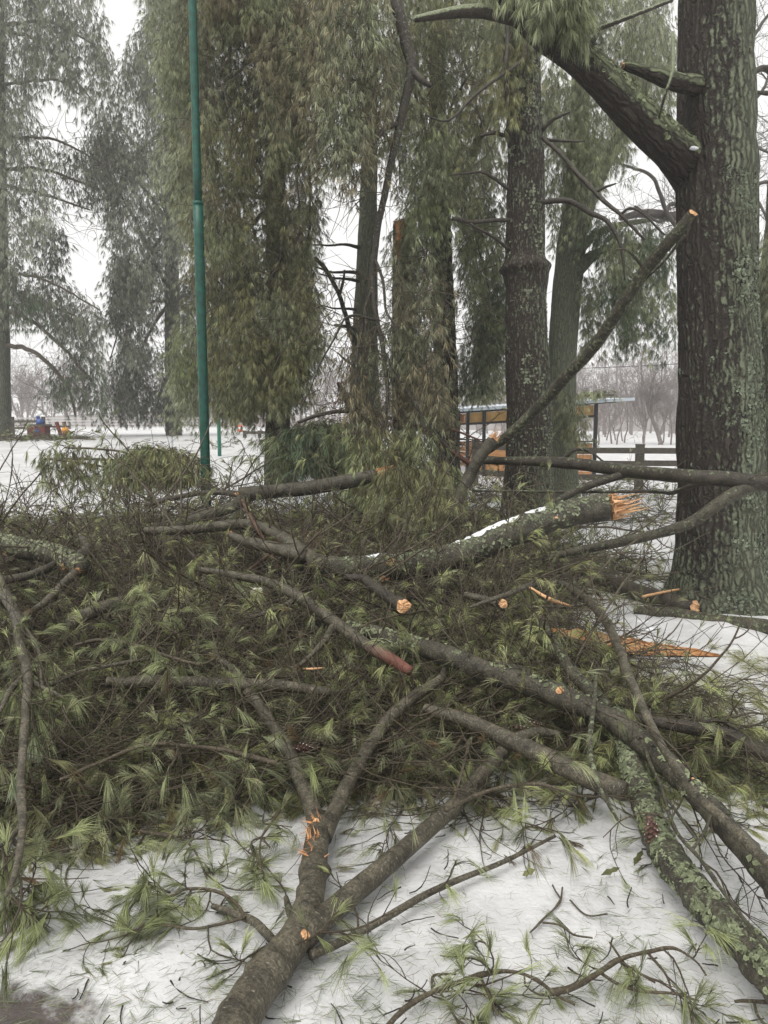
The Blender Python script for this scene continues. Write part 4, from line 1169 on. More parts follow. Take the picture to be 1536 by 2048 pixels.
# ------------------------------------------------------------------ the hanging broken branch in the middle
root = empty('hanging_branch', at(830, 130, 8.6), 'long broken branch hanging down in the centre with brownish drooping needles reaching the pile', 'hanging branch')
nmS, nmT, nmN = NM(), NM(), NM()
for e in [[(790, -40, 22, 8.7), (795, 20, 24, 8.6), (812, 90, 24, 8.6), (822, 132, 22, 8.6), (806, 220, 17, 8.6), (786, 320, 15, 8.6), (765, 410, 14, 8.6), (748, 500, 13, 8.6), (745, 560, 13, 8.6), (752, 640, 11, 8.55), (768, 720, 9, 8.5), (776, 800, 8, 8.4), (755, 900, 6, 8.3)],
          [(822, 132, 14, 8.6), (840, 160, 14, 8.5), (862, 172, 9, 8.5)],
          [(800, 245, 9, 8.6), (770, 262, 11, 8.5), (745, 290, 6, 8.4)],
          [(748, 512, 7, 8.6), (765, 560, 6, 8.5), (770, 620, 5, 8.4), (800, 660, 4, 8.3)],
          [(748, 570, 7, 8.6), (725, 640, 6, 8.5), (712, 740, 5, 8.4), (708, 900, 4, 8.3)],
          [(765, 700, 7, 8.5), (800, 760, 6, 8.4), (850, 840, 6, 8.3), (900, 900, 5, 8.2)],
          [(752, 640, 6, 8.5), (690, 640, 4, 8.4), (640, 730, 4, 8.4), (600, 820, 3, 8.4)]]:
    tube(nmS, *pts3(e), 10, .06, .1, None, (.45, .1, 0), crook=.06)
fixp(nmS.build('stem', M_youngdark, root), root)
fill(nmT, nmN, [(635, -80), (770, -80), (765, 180), (735, 330), (650, 330), (625, 180)], 8.2, 9.6, 360, .65, 'brown', K=9, W=.0060, gap=.44, tint2='grey', seed=11, step=.06)
fill(nmT, nmN, [(690, 560), (760, 480), (860, 540), (880, 700), (880, 850), (800, 880), (700, 850)], 8.0, 9.0, 230, .6, 'grey', K=8, W=.0055, gap=.46, tint2='brown', seed=12, step=.07)
P0 = fill(nmT, nmN, [(700, 890), (800, 860), (880, 880), (885, 960), (850, 1010), (760, 1020), (705, 980)], 7.3, 8.3, 260, .42, 'green', K=12, W=.0050, gap=.36, tint2='olive', seed=13, step=.05, spread=.2)
P0 = at(rng.uniform(640, 900, 260), rng.uniform(540, 880, 260), rng.uniform(8.1, 9.0, 260))
rand_twigs(nmT, P0, 300, .7, .0045, .5, curl=.6)
P0 = at(rng.uniform(640, 800, 120), rng.uniform(-20, 420, 120), rng.uniform(8.1, 9.0, 120))
rand_twigs(nmT, P0, 120, .7, .0045, .8, curl=.3)
fill(nmT, nmN, [(765, 950), (885, 940), (890, 1040), (820, 1060), (760, 1030)], 6.35, 7.0, 130, .34, 'green', K=16, W=.0034, gap=.34, tint2='olive', seed=14, step=.045, spread=.2)
fixp(nmN.build('foliage', M_needle, root), root); fixp(nmT.build('hanging_twigs', M_twig, root), root)

# ------------------------------------------------------------------ brush pile core + tangle (stuff)
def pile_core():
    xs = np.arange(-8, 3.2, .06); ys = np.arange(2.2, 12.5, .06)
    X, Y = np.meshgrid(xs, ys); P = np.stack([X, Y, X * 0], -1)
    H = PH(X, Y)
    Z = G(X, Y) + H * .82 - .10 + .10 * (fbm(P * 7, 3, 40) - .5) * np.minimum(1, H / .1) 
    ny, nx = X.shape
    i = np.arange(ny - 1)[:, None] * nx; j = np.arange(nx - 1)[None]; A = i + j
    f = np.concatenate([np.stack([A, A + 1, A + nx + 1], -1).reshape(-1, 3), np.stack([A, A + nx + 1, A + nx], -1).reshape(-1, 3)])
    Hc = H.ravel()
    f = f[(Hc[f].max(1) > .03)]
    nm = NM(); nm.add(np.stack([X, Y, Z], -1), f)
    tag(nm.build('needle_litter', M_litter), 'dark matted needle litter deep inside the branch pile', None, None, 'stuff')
pile_core()

def ylaw(n, a, b, p=1.4):
    """density falling with distance"""
    u = rng.random(n); q = 1 - p
    return (a ** q + u * (b ** q - a ** q)) ** (1 / q)

SL0, SL1 = hit(1105, 1262), hit(1440, 1312)
def slabzone(P):
    t = (P[:, 0] - SL0[0]) / (SL1[0] - SL0[0]); ys = SL0[1] + t * (SL1[1] - SL0[1])
    return (t > -.05) & (t < 1.0) & (P[:, 1] > ys - .55) & (P[:, 1] < ys + .06)

def fielddir(P, sc=.55, jit=.45):
    a = (fbm(P * sc, 2, 140) - .5) * 9.0 + .2
    a = a + rng.normal(size=len(P)) * jit + np.pi * (rng.random(len(P)) < .35)
    return np.stack([np.cos(a), np.sin(a) * .8, rng.normal(size=len(P)) * .12], -1)

def scatter_pile(n, a=2.4, b=11, thr=.05, p=1.4):
    out = []
    tot = 0
    while tot < n:
        Y = ylaw(4 * n, a, b, p); X = Y * rng.uniform(-.62, .6, 4 * n)
        H = PH0(X, Y); k = (H > thr) | (rng.random(4 * n) < .0)
        P = np.stack([X[k], Y[k], (G(X, Y) + PH(X, Y))[k]], -1); P = P[~slabzone(P)]; out.append(P); tot += len(P)
    return np.concatenate(out)[:n]

surfz = lambda x, y: G(x, y) + np.maximum(PH(x, y) - .03, 0) + .006
nmT, nmN = NM(), NM()
# near (Y<5), mid, far
for (a, b, n, Lm, r, K, NL, W, S, br) in ((2.45, 4.2, 600, .42, .0034, 36, .105, .0015, 6, 1.1), (4.0, 6.5, 560, .6, .0046, 24, .12, .0025, 7, 1.15), (6.0, 11.5, 600, .8, .0065, 15, .13, .0045, 8, 1.1)):
    P = scatter_pile(n, a, b)
    P[:, 2] += rng.uniform(-.08, .03, n)
    D = fielddir(P)
    g = fbm(P * 1.4, 2, 60)
    grn = g > .47
    for sel, ti, t2, tf, dd in ((grn, 'fresh', 'olive', 1.0, .03), (~grn, 'olive', 'grey', .45, .15)):
        if sel.sum():
            sprays(nmT, nmN, P[sel], D[sel], Lm * (.6 + .8 * rng.random(sel.sum())), r, S, ti, t2, K, NL, W, tf, .5, -.3, surfz, zs=.3, spread=.15, dead=dd, drp=.8, bright=br)
# extra single tufts for coverage
for (a, b, n, K, NL, W) in ((2.4, 4.3, 6800, 30, .105, .0015), (4, 6.5, 4600, 22, .12, .0024), (6, 11.5, 4200, 15, .13, .0042)):
    P = scatter_pile(n, a, b, .03)
    P[:, 2] += rng.uniform(-.10, .0, n)
    A = fielddir(P, .7, .38); A[:, 2] = rng.uniform(-.7, .25, n)
    g = fbm(P * 1.4, 2, 60); mv = sstep(.38, .56, g)[:, None]
    col = (np.array(TINT['olive']) * (1 - mv) + np.array(TINT['fresh']) * mv) * (.35 + 1.35 * rng.random((n, 1)) ** 1.5)
    needles(nmN, P, A, K, NL, W, .15, .7, col, off=.05, tipwhite=.35)
# bare brown twigs over the pile
for (a, b, n, Lm, r) in ((2.6, 4.4, 560, .6, .0034), (4.2, 6.5, 700, .85, .0046), (6, 10.0, 480, .9, .0062)):
    P = scatter_pile(n, a, b, .08); P[:, 2] += rng.uniform(.02, .13, n)
    D = fielddir(P, .5, .55); D[:, 2] += .04
    sprays(nmT, nmN, P, D, Lm * (.5 + rng.random(n)), r, 6, 'olive', 'grey', 12, .09, W=.0022, tufts=.12, curl=.45, grav=-.12, zs=.35, clampz=surfz, sidelen=.5)
for (a, b, n, Lm, r) in ((2.9, 4.5, 60, .9, .0065), (4.4, 6.5, 90, 1.4, .009), (6.2, 9.4, 85, 1.7, .013)):
    P = scatter_pile(n, a, b, .1); P[:, 2] += rng.uniform(.02, .10, n)
    D = fielddir(P, .4, .5)
    L_ = Lm * (.5 + .8 * rng.random(n)); Q = walk(P, nrm(D), L_, 22, .28, 0, surfz)
    btubes(nmT, Q, r * (.7 + .6 * rng.random((n, 1))) * np.linspace(1.2, .5, 22)[None], 7, (.15, .1, 0))
    for q in range(2):
        i = rng.integers(4, 20, n); S_ = Q[np.arange(n), i]; D2 = nrm(Q[np.arange(n), i] - Q[np.arange(n), i - 1] + rng.normal(size=(n, 3)) * .5)
        btubes(nmT, walk(S_, D2, L_ * .45, 12, .35, 0, surfz), r * .55 * np.linspace(1.1, .5, 12)[None] * np.ones((n, 1)), 5, (.1, .1, 0))
# litter of brush on the snow at right and beyond
def scatter(n, f):
    out = []; tot = 0
    while tot < n:
        P = f(4 * n); out.append(P); tot += len(P)
    return np.concatenate(out)[:n]
def rightside(n):
    Y = rng.uniform(3.0, 8.5, n); X = Y * rng.uniform(.18, .58, n)
    g = fbm(np.stack([X * 1.2, Y * 1.6, 0 * X], -1), 3, 71)
    k = (PH0(X, Y) < .08) & (g > .42 + .1 * (Y < 4.6)) & (np.hypot((X - 2.7) / .8, (Y - 5.5) / .35) > 1)
    P = np.stack([X[k], Y[k], G(X[k], Y[k]) + .02], -1)
    return P[~slabzone(P)]
P = scatter(50, rightside)
D = rng.normal(size=P.shape); D[:, 2] *= .1; D[:, 0] = abs(D[:, 0]) * 1.2 
gsurf = lambda x, y: G(x, y) + .008
sprays(nmT, nmN, P, D, .55 * (.5 + rng.random(len(P))), .0036, 6, 'olive', 'frostg', 12, .09, .002, .5, .45, -.5, gsurf, zs=.12, spread=.25, drp=.3, dead=.1)
P = scatter(3200, rightside); A = rng.normal(size=P.shape); A[:, 2] *= .12
needles(nmN, P, A, 7, .09, .0020, .30, .1, np.array(TINT['olive']) * (.7 + .8 * rng.random((len(P), 1))))
# thin brush under far trees (left) 
Pb = at(rng.uniform(-10, 150, 50), rng.uniform(860, 876, 50), 23.6); Pb[:, 2] = G(Pb[:, 0], Pb[:, 1]) + .02 + .04 * rng.random(50)
D = rng.normal(size=Pb.shape); D[:, 2] *= .2
sprays(nmT, nmN, Pb, D, 1.0, .012, 6, 'grey', 'olive', 6, .2, .014, .5, .3, -.4, lambda x, y: G(x, y) + .02, zs=.15)
Pb = np.stack([rng.uniform(-6, 0, 14), rng.uniform(20, 22, 14), np.zeros(14)], -1); Pb[:, 2] = G(Pb[:, 0], Pb[:, 1]) + .03
Pb = Pb[Pb[:, 0] / Pb[:, 1] > -.24]; D = rng.normal(size=Pb.shape); D[:, 2] *= .2
sprays(nmT, nmN, Pb, D, .8, .010, 6, 'grey', 'olive', 6, .2, .012, .6, .4, 0, lambda x, y: G(x, y) + .02)
# brush by the fence and between trunks
Pb = np.stack([rng.uniform(1.6, 6.2, 110), rng.uniform(11, 15.5, 110), np.zeros(110)], -1); Pb[:, 2] = G(Pb[:, 0], Pb[:, 1]) + .05 + .15 * rng.random(110)
D = rng.normal(size=Pb.shape); D[:, 2] *= .2
sprays(nmT, nmN, Pb, D, .9, .007, 7, 'olive', 'grey', 8, .14, .008, .6, .4, 0, lambda x, y: G(x, y) + .02)
Pb = np.stack([rng.uniform(.8, 2.6, 110), rng.uniform(6.8, 9.0, 110), np.zeros(110)], -1); Pb[:, 2] = G(Pb[:, 0], Pb[:, 1]) + .04 + .12 * rng.random(110)
D = rng.normal(size=Pb.shape); D[:, 2] *= .2
sprays(nmT, nmN, Pb, D, .8, .006, 8, 'olive', 'grey', 9, .13, .005, .6, .5, 0, lambda x, y: G(x, y) + .02)
tag(nmT.build('branch_tangle', M_twig), 'dense tangle of thin brown broken twigs heaped over the snow', None, None, 'stuff')
tag(nmN.build('needle_mass', M_needle), 'mass of iced green pine needle tufts covering the heap', None, None, 'stuff')

# loose needles frozen on the snow
n = 15000
Y = ylaw(n, 1.45, 6.5, 1.9); X = Y * rng.uniform(-.62, .62, n)
g = fbm(np.stack([X * 2.2, Y * 2.2, X * 0], -1), 3, 90)
k = (g > .40) | (rng.random(n) < .35)
X, Y = X[k], Y[k]; n = len(X)
P = np.stack([X, Y, G(X, Y) + .012 + .004 * rng.random(n)], -1)
th = rng.normal(size=n) * .7 + np.where(X > .5, -.5, .3) + (rng.random(n) < .3) * rng.uniform(0, 3, n)
A = np.stack([np.cos(th), np.sin(th), 0 * th], -1)
nm = NM()
c = np.array([.20, .215, .14]) * (.45 + .9 * rng.random((n, 1))); q = rng.random(n) < .12; c[q] = np.array([.18, .12, .08])
needles(nm, P, A, 1, .048, .0013, .02, 0, c * 1.25, tipwhite=.15)
P2 = P[rng.random(n) < .09]; A2 = rng.normal(size=P2.shape); A2[:, 2] *= .03
needles(nm, P2, A2, 5, .075, .0013, .12, 0, np.array([.17, .20, .11]) * (.6 + .7 * rng.random((len(P2), 1))), tipwhite=.1)
tag(nm.build('fallen_needles', M_needle), 'loose pine needles scattered over the snow', None, None, 'stuff')

nm = NM(); n = 150
Y = ylaw(n, 1.6, 5.0, 1.6); X = Y * rng.uniform(-.5, .6, n); P = np.stack([X, Y, G(X, Y) + .012], -1)
th = rng.uniform(0, 6.28, n); D = np.stack([np.cos(th), np.sin(th), 0 * th], -1)
Q = walk(P, D, .03 + .12 * rng.random(n) ** 2, 6, .5, 0, lambda x, y: G(x, y) + .006)
btubes(nm, Q, np.linspace(.0026, .0016, 6)[None] * np.ones((n, 1)), 4)
tag(nm.build('twig_bits', M_youngdark), 'small dark twig and bark bits strewn over the snow', None, None, 'stuff')

# ------------------------------------------------------------------ individual fallen branches
def branch(label, main, side=(), mat=M_young, lich=(.15, .1, 0), lift=0.01, cut0=None, cut1=None, twigs=0, tl=.35, tuft=.6, sides=18, knots=(), snow=(), group='fallen branches in the pile', seed=0, wob=.07, bumps=0.005, tt='fresh', cutmat=None, name='fallen_branch', knobs=0, surf=S0, tw=.0032, K=26, NL=.10, W=.0013, cat='fallen branch', crook=.012, tgrav=0.0, rs=.86, flk=None):
    if surf is S0: lift = lift + .085 + .035 * max(0, min(4, (1500 - np.mean([q[1] for q in main])) / 120))
    P, R = pts3(main, lift, surf); R = R * rs
    root = empty(name, P[0], label, cat, group)
    def dsp(bc, sl, PP, dirs):
        d = bumps * (fbm(bc * 22, 3, seed) - .5)
        for q in range(knobs):
            s0 = sl[-1] * (q + .6) / (knobs + .2)
            d = d + R.mean() * .13 * np.exp(-((sl - s0) / (R.mean() * .55)) ** 2)[:, None]
        if sides >= 24:
            rq = np.random.default_rng(seed + 900); ang = np.linspace(0, 2 * np.pi, sides, endpoint=False)
            for q in range(int(sl[-1] * 9)):
                s0 = rq.random() * sl[-1]; a0 = rq.random() * 6.283; da = (ang - a0 + np.pi) % (2 * np.pi) - np.pi; wd = R.mean() * (.22 + .3 * rq.random())
                d = d + R.mean() * (.10 + .16 * rq.random()) * np.exp(-((sl[:, None] - s0) / wd) ** 2 - (da[None] * R.mean() / wd) ** 2)
        return d
    nm = NM()
    dn = depth(P).mean(); stp = .012 if dn < 3.5 else .025
    PP, RR, T, U, V = tube(nm, P, R, sides, stp, wob, dsp, lich, crook=crook, seed=seed)
    fixp(nm.build('limb', mat, root), root)
    ends = [(PP, RR, T)]
    if flk:
        fl_ = flakes_on(PP, RR, T, U, V, flk[0], flk[1], flk[2], lambda C, d: .7 * d[:, 2] - .2 * d[:, 1], seed, 0, 1, 9.0, flk[3], 1.0)
        if fl_.n > 500: fixp(fl_.build('lichen', M_flake, root), root)
    for e in side:
        nm = NM(); p, r = pts3(e, lift, surf); r = r * rs
        q = tube(nm, p, r, max(8, sides - 6), stp, wob, None, lich, crook=crook, seed=seed + 7)
        fixp(nm.build('side_branch', mat, root), root); ends.append(q[:3])
    for which, cut in ((0, cut0), (-1, cut1)):
        if cut:
            nm = NM(); t = T[which] * (1 if which else -1)
            splinter(nm, PP[which] + t * RR[which] * .32, RR[which] * 1.02, t, *((6, .012, .006) if cut == 'cut' else (44, RR[which] * 2.3, RR[which] * .3)))
            fixp(nm.build('broken_end', cutmat or M_wood, root), root)
    for (px, py, rp, dd) in knots:
        i = int(np.argmin([np.hypot(*(np.array([768 + F * q[0] / depth(q), 0]) - np.array([px, 0]))) + abs((1024 - F * ((q[1] * SP + (q[2] - CAMZ) * CP) / depth(q))) - py) for q in PP]))
        dvec = nrm(np.array(dd, float)); c = PP[i] + dvec * RR[i] * .85; rr = rp / 2 * depth(c) / F
        nm = NM(); tube(nm, [PP[i], c + dvec * rr * .4], [rr * 1.3, rr], 12, .02, .1, None, lich); kn = fixp(nm.build('knot', mat, root), root)
        nm = NM(); splinter(nm, c + dvec * rr * .95, rr * 1.05, dvec, 8, rr * .5, rr * .5); fixp(nm.build('broken_wood', cutmat or M_wood, kn), kn)
    if twigs:
        for (PP_, RR_, T_) in ends:
            k = max(1, int(twigs * len(PP_) / sum(len(z[0]) for z in ends)))
            i = rng.integers(len(PP_) // 6, len(PP_), k)
            D = nrm(T_[i] * .7 + rng.normal(size=(k, 3)) * np.array([.8, .8, .45]))
            for q in range(k):
                nmT, nmN = NM(), NM()
                sprays(nmT, nmN, PP_[i[q]:i[q] + 1], D[q:q + 1], tl * (.5 + rng.random(1)), tw, 5, tt, 'frostg', K, NL, W, tuft, .6, tgrav, lambda x, y: surf(x, y) + .01, spread=.15, drp=.6, M=9, zs=.4)
                to = fixp(nmT.build('twig', M_twig, root), root)
                if nmN.n: nmN.build('foliage', M_needle, to)
    if snow:
        for s in snow:
            nm = NM(); i0, i1 = int(s[0] * (len(PP) - 1)), int(s[1] * (len(PP) - 1)); ii = np.linspace(i0, i1, (i1 - i0) * 4); f0 = np.minimum(ii.astype(int), len(PP) - 2); fr = (ii - f0)[:, None]
            Pc = PP[f0] * (1 - fr) + PP[f0 + 1] * fr; Tc = T[f0]; Rc = RR[f0]; sd_ = nrm(np.cross(Tc, [0, 0, 1.0])); up_ = np.cross(sd_, Tc)
            an = np.linspace(-.95, .95, 22); e_ = np.minimum(np.arange(len(ii)), np.arange(len(ii))[::-1]) / 14.0
            dd = sd_[:, None] * np.sin(an)[None, :, None] + up_[:, None] * np.cos(an)[None, :, None]
            Q0 = Pc[:, None] + dd * Rc[:, None, None]
            hgt = .034 * (fbm(Q0 * 16, 4, 61) - .40) + .016 * np.minimum(1, e_)[:, None] - .034 * (np.abs(an) / .95)[None] ** 2 - .012 + .006 * (fbm(Q0 * 70, 3, 62) - .5)
            Q0 = Q0 + dd * np.maximum(hgt, -.02)[..., None]
            ni = len(ii); a_ = np.arange(ni - 1)[:, None] * 22; b_ = np.arange(21)[None]; A_ = a_ + b_
            nm.add(Q0.reshape(-1, 3), np.concatenate([np.stack([A_, A_ + 1, A_ + 23], -1).reshape(-1, 3), np.stack([A_, A_ + 23, A_ + 22], -1).reshape(-1, 3)]))
            fixp(nm.build('snow_cover', M_snowlump, root), root)
    return root, PP, RR, T

GF = 'foreground branches on the snow'
_surf2 = lambda x, y: G(x, y) + PH0(x, y) + .06 * sstep(.0, .12, PH0(x, y)) + .06 * sstep(.08, .25, PH0(x, y))
rootM, PM, RM, TM = branch('large forked branch in the foreground rising from the bottom edge, with orange shredded bark', 
    [(440, 2110, 118), (500, 2000, 106), (555, 1925, 94), (600, 1860, 82), (622, 1790, 70), (630, 1710, 64), (640, 1650, 60)],
    [[(640, 1668, 54), (625, 1620, 44), (600, 1560, 36), (575, 1500, 34), (530, 1430, 30), (498, 1385, 28), (468, 1340, 22), (440, 1322, 14)],
     [(645, 1675, 50), (670, 1620, 40), (700, 1560, 37), (735, 1500, 36), (775, 1440, 33), (830, 1392, 30), (880, 1358, 24), (893, 1325, 12)],
     [(600, 1880, 70), (660, 1826, 62), (720, 1775, 56), (790, 1715, 50), (860, 1655, 44), (920, 1600, 40), (980, 1530, 36), (1030, 1480, 32), (1075, 1463, 26), (1120, 1470, 18)],
     [(590, 1915, 26), (550, 1885, 24), (510, 1845, 22), (470, 1828, 20), (425, 1812, 14)],
     [(620, 1910, 26), (680, 1885, 22), (760, 1842, 20), (850, 1790, 18), (915, 1760, 16), (1010, 1722, 12), (1110, 1672, 8)],
     [(590, 1850, 26), (578, 1820, 20), (572, 1795, 13)]],
    M_young, (.12, .15, 0), 0.03, sides=40, knobs=2, bumps=.006, group=GF, crook=.006, rs=.76, surf=_surf2, seed=1, wob=.05,
    knots=[(637, 1880, 20, (.5, -.5, .5)), (625, 1655, 14, (-.2, -.5, .8))], twigs=14, tl=.3, tuft=.5)
# shredded orange bark
nm = NM()
for q in range(110):
    t = rng.random(); py = 1660 + 95 * t + rng.normal() * 6; px = 632 + 8 * math.sin(t * 9) + rng.normal() * 6
    p = hit(px, py, .03, _surf2); i = int(np.argmin(np.linalg.norm(PM - p, axis=1))); 
    c = PM[i] + nrm(p - PM[i]) * RM[i] * 1.0 + np.array([0, -.01, RM[i] * .35]) * (rng.random() < .6)
    c = PM[i] + nrm(np.array([rng.normal() * .35 - .1, -.75, .65])) * RM[i] * 1.02
    d = nrm(rng.normal(size=3) * .7 + np.array([-.6, -.3, .2])); l = .02 + .045 * rng.random(); s = nrm(np.cross(d, rng.normal(size=3))) * .0045
    V = np.array([c - s, c + s, c + d * l]); nm.add(V, [[0, 1, 2]], V, None, False)
fixp(nm.build('shredded_bark', wood_mat('shred', (.55, .24, .10), (.7, .38, .18)), rootM), rootM)

branch('thick mossy fallen log with a splintered orange end pointing right and snow along its top', 
    [(600, 1122, 40, 5.15), (680, 1138, 50, 5.1), (760, 1136, 54, 5.1), (840, 1128, 56, 5.1), (920, 1110, 57, 5.15), (1000, 1075, 58, 5.2), (1080, 1045, 58, 5.25), (1150, 1025, 58, 5.3), (1215, 1015, 54, 5.3)],
    [], M_lichbark, lf2, cut1='torn', twigs=10, tl=.4, tuft=.3, sides=36, flk=(3800, .011, (.20, .225, .14), .54), snow=[(.18, .30, 12), (.48, .84, 90)], rs=.95, knots=[(778, 1128, 18, (0, -.8, .5)), (775, 1150, 20, (-.1, -.7, -.5)), (1105, 1040, 9, (0, -1, .1))], bumps=.012, knobs=2, seed=2)
branch('horizontal reddish fallen branch crossing in front of the ringed trunk and the thickest trunk', 
    [(965, 922, 15, 7.8), (1040, 922, 22, 7.4), (1130, 926, 27, 7.0), (1210, 935, 29, 6.6), (1290, 946, 31, 6.0), (1370, 952, 34, 5.5), (1450, 958, 36, 5.4), (1560, 968, 38, 5.3)],
    [[(1262, 944, 20, 6.3), (1220, 958, 18, 6.3), (1160, 978, 18, 6.3), (1100, 1010, 16, 6.2)], [(1120, 926, 12, 7.1), (1150, 900, 9, 7.0), (1180, 905, 6, 7.0), (1210, 925, 4, 6.9)],
     [(1480, 965, 16, 5.4), (1400, 968, 14, 5.6), (1345, 985, 10, 5.8), (1300, 983, 8, 6.0), (1100, 984, 6, 6.6), (945, 981, 5, 7.0)]],
    M_youngdark, lf2, twigs=8, tl=.4, tuft=.1, seed=3, bumps=.006)
branch('mossy limb leaning diagonally from the thickest trunk down to the pile', 
    [(1384, 428, 22, 5.75), (1345, 475, 28, 5.9), (1290, 540, 28, 6.2), (1235, 625, 28, 6.5), (1190, 690, 28, 6.8), (1140, 745, 28, 7.1), (1080, 810, 26, 7.5), (1020, 868, 24, 7.8), (965, 905, 24, 8.1)],
    [[(1370, 470, 7, 5.8), (1330, 520, 6, 6.0), (1290, 560, 4, 6.3)], [(1290, 540, 8, 6.2), (1255, 500, 6, 6.1), (1230, 500, 4, 6.1)]],
    M_lichbark, (.5, .5, 0), cut0='cut', seed=4, sides=22, bumps=.006, group='leaning branches')
branch('short upright broken limb with an orange jagged top beside the foot of the leaning limb', 
    [(868, 1085, 30, 7.0), (890, 1045, 30, 7.15), (910, 1010, 30, 7.3), (935, 960, 30, 7.5), (960, 915, 27, 7.5), (985, 880, 25, 7.5)], [], M_lichbark, (.3, .3, 0), cut1='torn', seed=5, group='leaning branches')
branch('curved mossy branch arcing from the right edge past the base of the thickest trunk', 
    [(1560, 955, 36, 5.35), (1500, 972, 34, 5.35), (1440, 1005, 30, 5.35), (1380, 1045, 26, 5.4), (1310, 1068, 24, 5.5), (1230, 1088, 22, 5.6), (1160, 1100, 20, 5.7), (1085, 1118, 16, 5.8)],
    [], M_lichbark, (.45, .35, 0), twigs=8, tl=.4, tuft=.1, seed=6, sides=20)
branch('grey green log at the back of the pile with a torn orange right end', 
    [(480, 990, 36, 7.2), (530, 984, 33, 7.2), (620, 976, 33, 7.2), (700, 962, 34, 7.2), (752, 950, 30, 7.2)],
    [[(492, 996, 34, 7.2), (460, 1016, 26, 7.0), (400, 1035, 26, 6.9), (345, 1056, 22, 6.8)], [(480, 990, 14, 7.2), (440, 985, 12, 7.4), (380, 990, 12, 7.5), (290, 1010, 12, 7.4)]],
    M_lichbark, (.25, .2, 0), cut1='torn', seed=7, twigs=10, tl=.5, tuft=.2, knots=[(482, 1000, 8, (-.2, -1, .3))])
branch('spotted grey limb curving across the middle left of the pile into a shaggy dark knot', 
    [(290, 1062, 18), (370, 1060, 21), (440, 1052, 23), (500, 1050, 25), (560, 1072, 27), (600, 1098, 30), (640, 1128, 30)],
    [], M_young, (.4, .25, 0), seed=8, twigs=8, tl=.4, tuft=.2, lift=.05)
branch('pale split limb with a bare yellow wood face lying left of the snow topped log', 
    [(462, 1070, 16), (500, 1085, 26), (550, 1096, 30), (610, 1112, 32)], [], M_young, (.2, .1, 0), cut0='torn', seed=9, lift=.06)
branch('thick mottled log at the left edge half way up the pile', 
    [(-30, 1080, 44), (40, 1095, 46), (110, 1108, 46), (165, 1135, 42)], [[(150, 1120, 26), (175, 1095, 22), (160, 1070, 16)], [(110, 1130, 20), (60, 1150, 18), (-10, 1165, 20)]],
    M_lichbark, (.35, .2, 0), seed=10, flk=(3000, .011, (.20, .215, .13), .50), lift=.03, knots=[(140, 1150, 16, (-.2, -.9, -.3))])
branch('olive branch with a peeled reddish lower end, running down right from mid left', 
    [(400, 1140, 14), (470, 1150, 18), (540, 1165, 22), (610, 1200, 26), (670, 1245, 28), (730, 1288, 28), (790, 1325, 28), (820, 1342, 22)],
    [[(600, 1190, 14), (560, 1215, 12), (500, 1235, 10)], [(665, 1255, 18), (640, 1290, 14), (600, 1330, 10)]],
    M_young, lambda v, bc, d: np.stack([.15 + 0 * v[:, 0], .2 + 0 * v[:, 0], .85 * sstep(1.55, 1.9, bc[:, 2])], -1), seed=11, lift=.07, twigs=10, tl=.35, tuft=.4)
branch('long thick log running diagonally across the centre down to the right edge', 
    [(640, 1245, 24), (720, 1262, 34), (800, 1280, 40), (870, 1300, 44), (950, 1335, 46), (1040, 1362, 50), (1130, 1395, 52), (1200, 1425, 50), (1270, 1475, 52), (1340, 1540, 54), (1400, 1600, 52), (1470, 1680, 54), (1560, 1790, 58)],
    [[(1060, 1345, 20), (1000, 1330, 16), (930, 1322, 12)]], M_lichbark, (.25, .3, 0), seed=12, flk=(3400, .011, (.215, .24, .14), .70), lift=.06, sides=30, bumps=.012, knots=[(1117, 1370, 15, (-.1, -.7, .7)), (1398, 1560, 10, (.2, -.6, .8))], twigs=12, tl=.35, tuft=.3, crook=.03)
branch('log thickly crusted with pale green lichen descending to the lower right corner', 
    [(1235, 1430, 40), (1255, 1490, 50), (1275, 1560, 58), (1300, 1640, 62), (1340, 1720, 66), (1390, 1790, 70), (1450, 1860, 78), (1520, 1930, 84), (1600, 2010, 92)],
    [[(1090, 1250, 20), (1120, 1310, 28), (1170, 1370, 32), (1215, 1420, 34)]], M_lichbark, lambda v, bc, d: np.stack([.38 + .2 * d[:, 2], .35 + 0 * v[:, 0], 0 * v[:, 0]], -1), seed=13, flk=(9000, .0095, (.19, .215, .13), .50), lift=.05, sides=40, bumps=.03, knots=[(1265, 1522, 17, (-.4, -.8, .3))], surf=_surf2, crook=.03)
branch('brown mottled log half buried in green needles right of centre', 
    [(850, 1418, 26), (930, 1440, 34), (1000, 1472, 38), (1080, 1510, 44), (1160, 1550, 46), (1250, 1585, 44)], [], M_young, (.15, .1, 0), seed=14, lift=.03, sides=26)
branch('fallen log lying level through the needles at mid left', 
    [(215, 1365, 26), (330, 1362, 30), (450, 1368, 28), (560, 1372, 26), (660, 1385, 20)], [], M_young, (.25, .2, 0), seed=15, lift=.02)
branch('long grey stick bending from the pile top down across the snow at right', 
    [(940, 1215, 8), (1010, 1192, 12), (1090, 1165, 15), (1150, 1180, 18), (1210, 1240, 20), (1250, 1330, 20), (1290, 1420, 20), (1330, 1500, 20), (1385, 1580, 22), (1450, 1640, 22), (1560, 1750, 24)],
    [[(1210, 1240, 10), (1190, 1210, 8), (1060, 1215, 6)]], M_young, (.35, .3, 0), seed=16, lift=.22, twigs=8, tl=.4, tuft=.1, crook=.03)
branch('thin lichen spotted upright stick in front of the lichen log', 
    [(1192, 1340, 9), (1188, 1400, 11), (1180, 1480, 12), (1185, 1530, 11), (1205, 1590, 10), (1235, 1640, 7)], [], M_lichbark, (.6, .4, 0), seed=17, lift=.16)
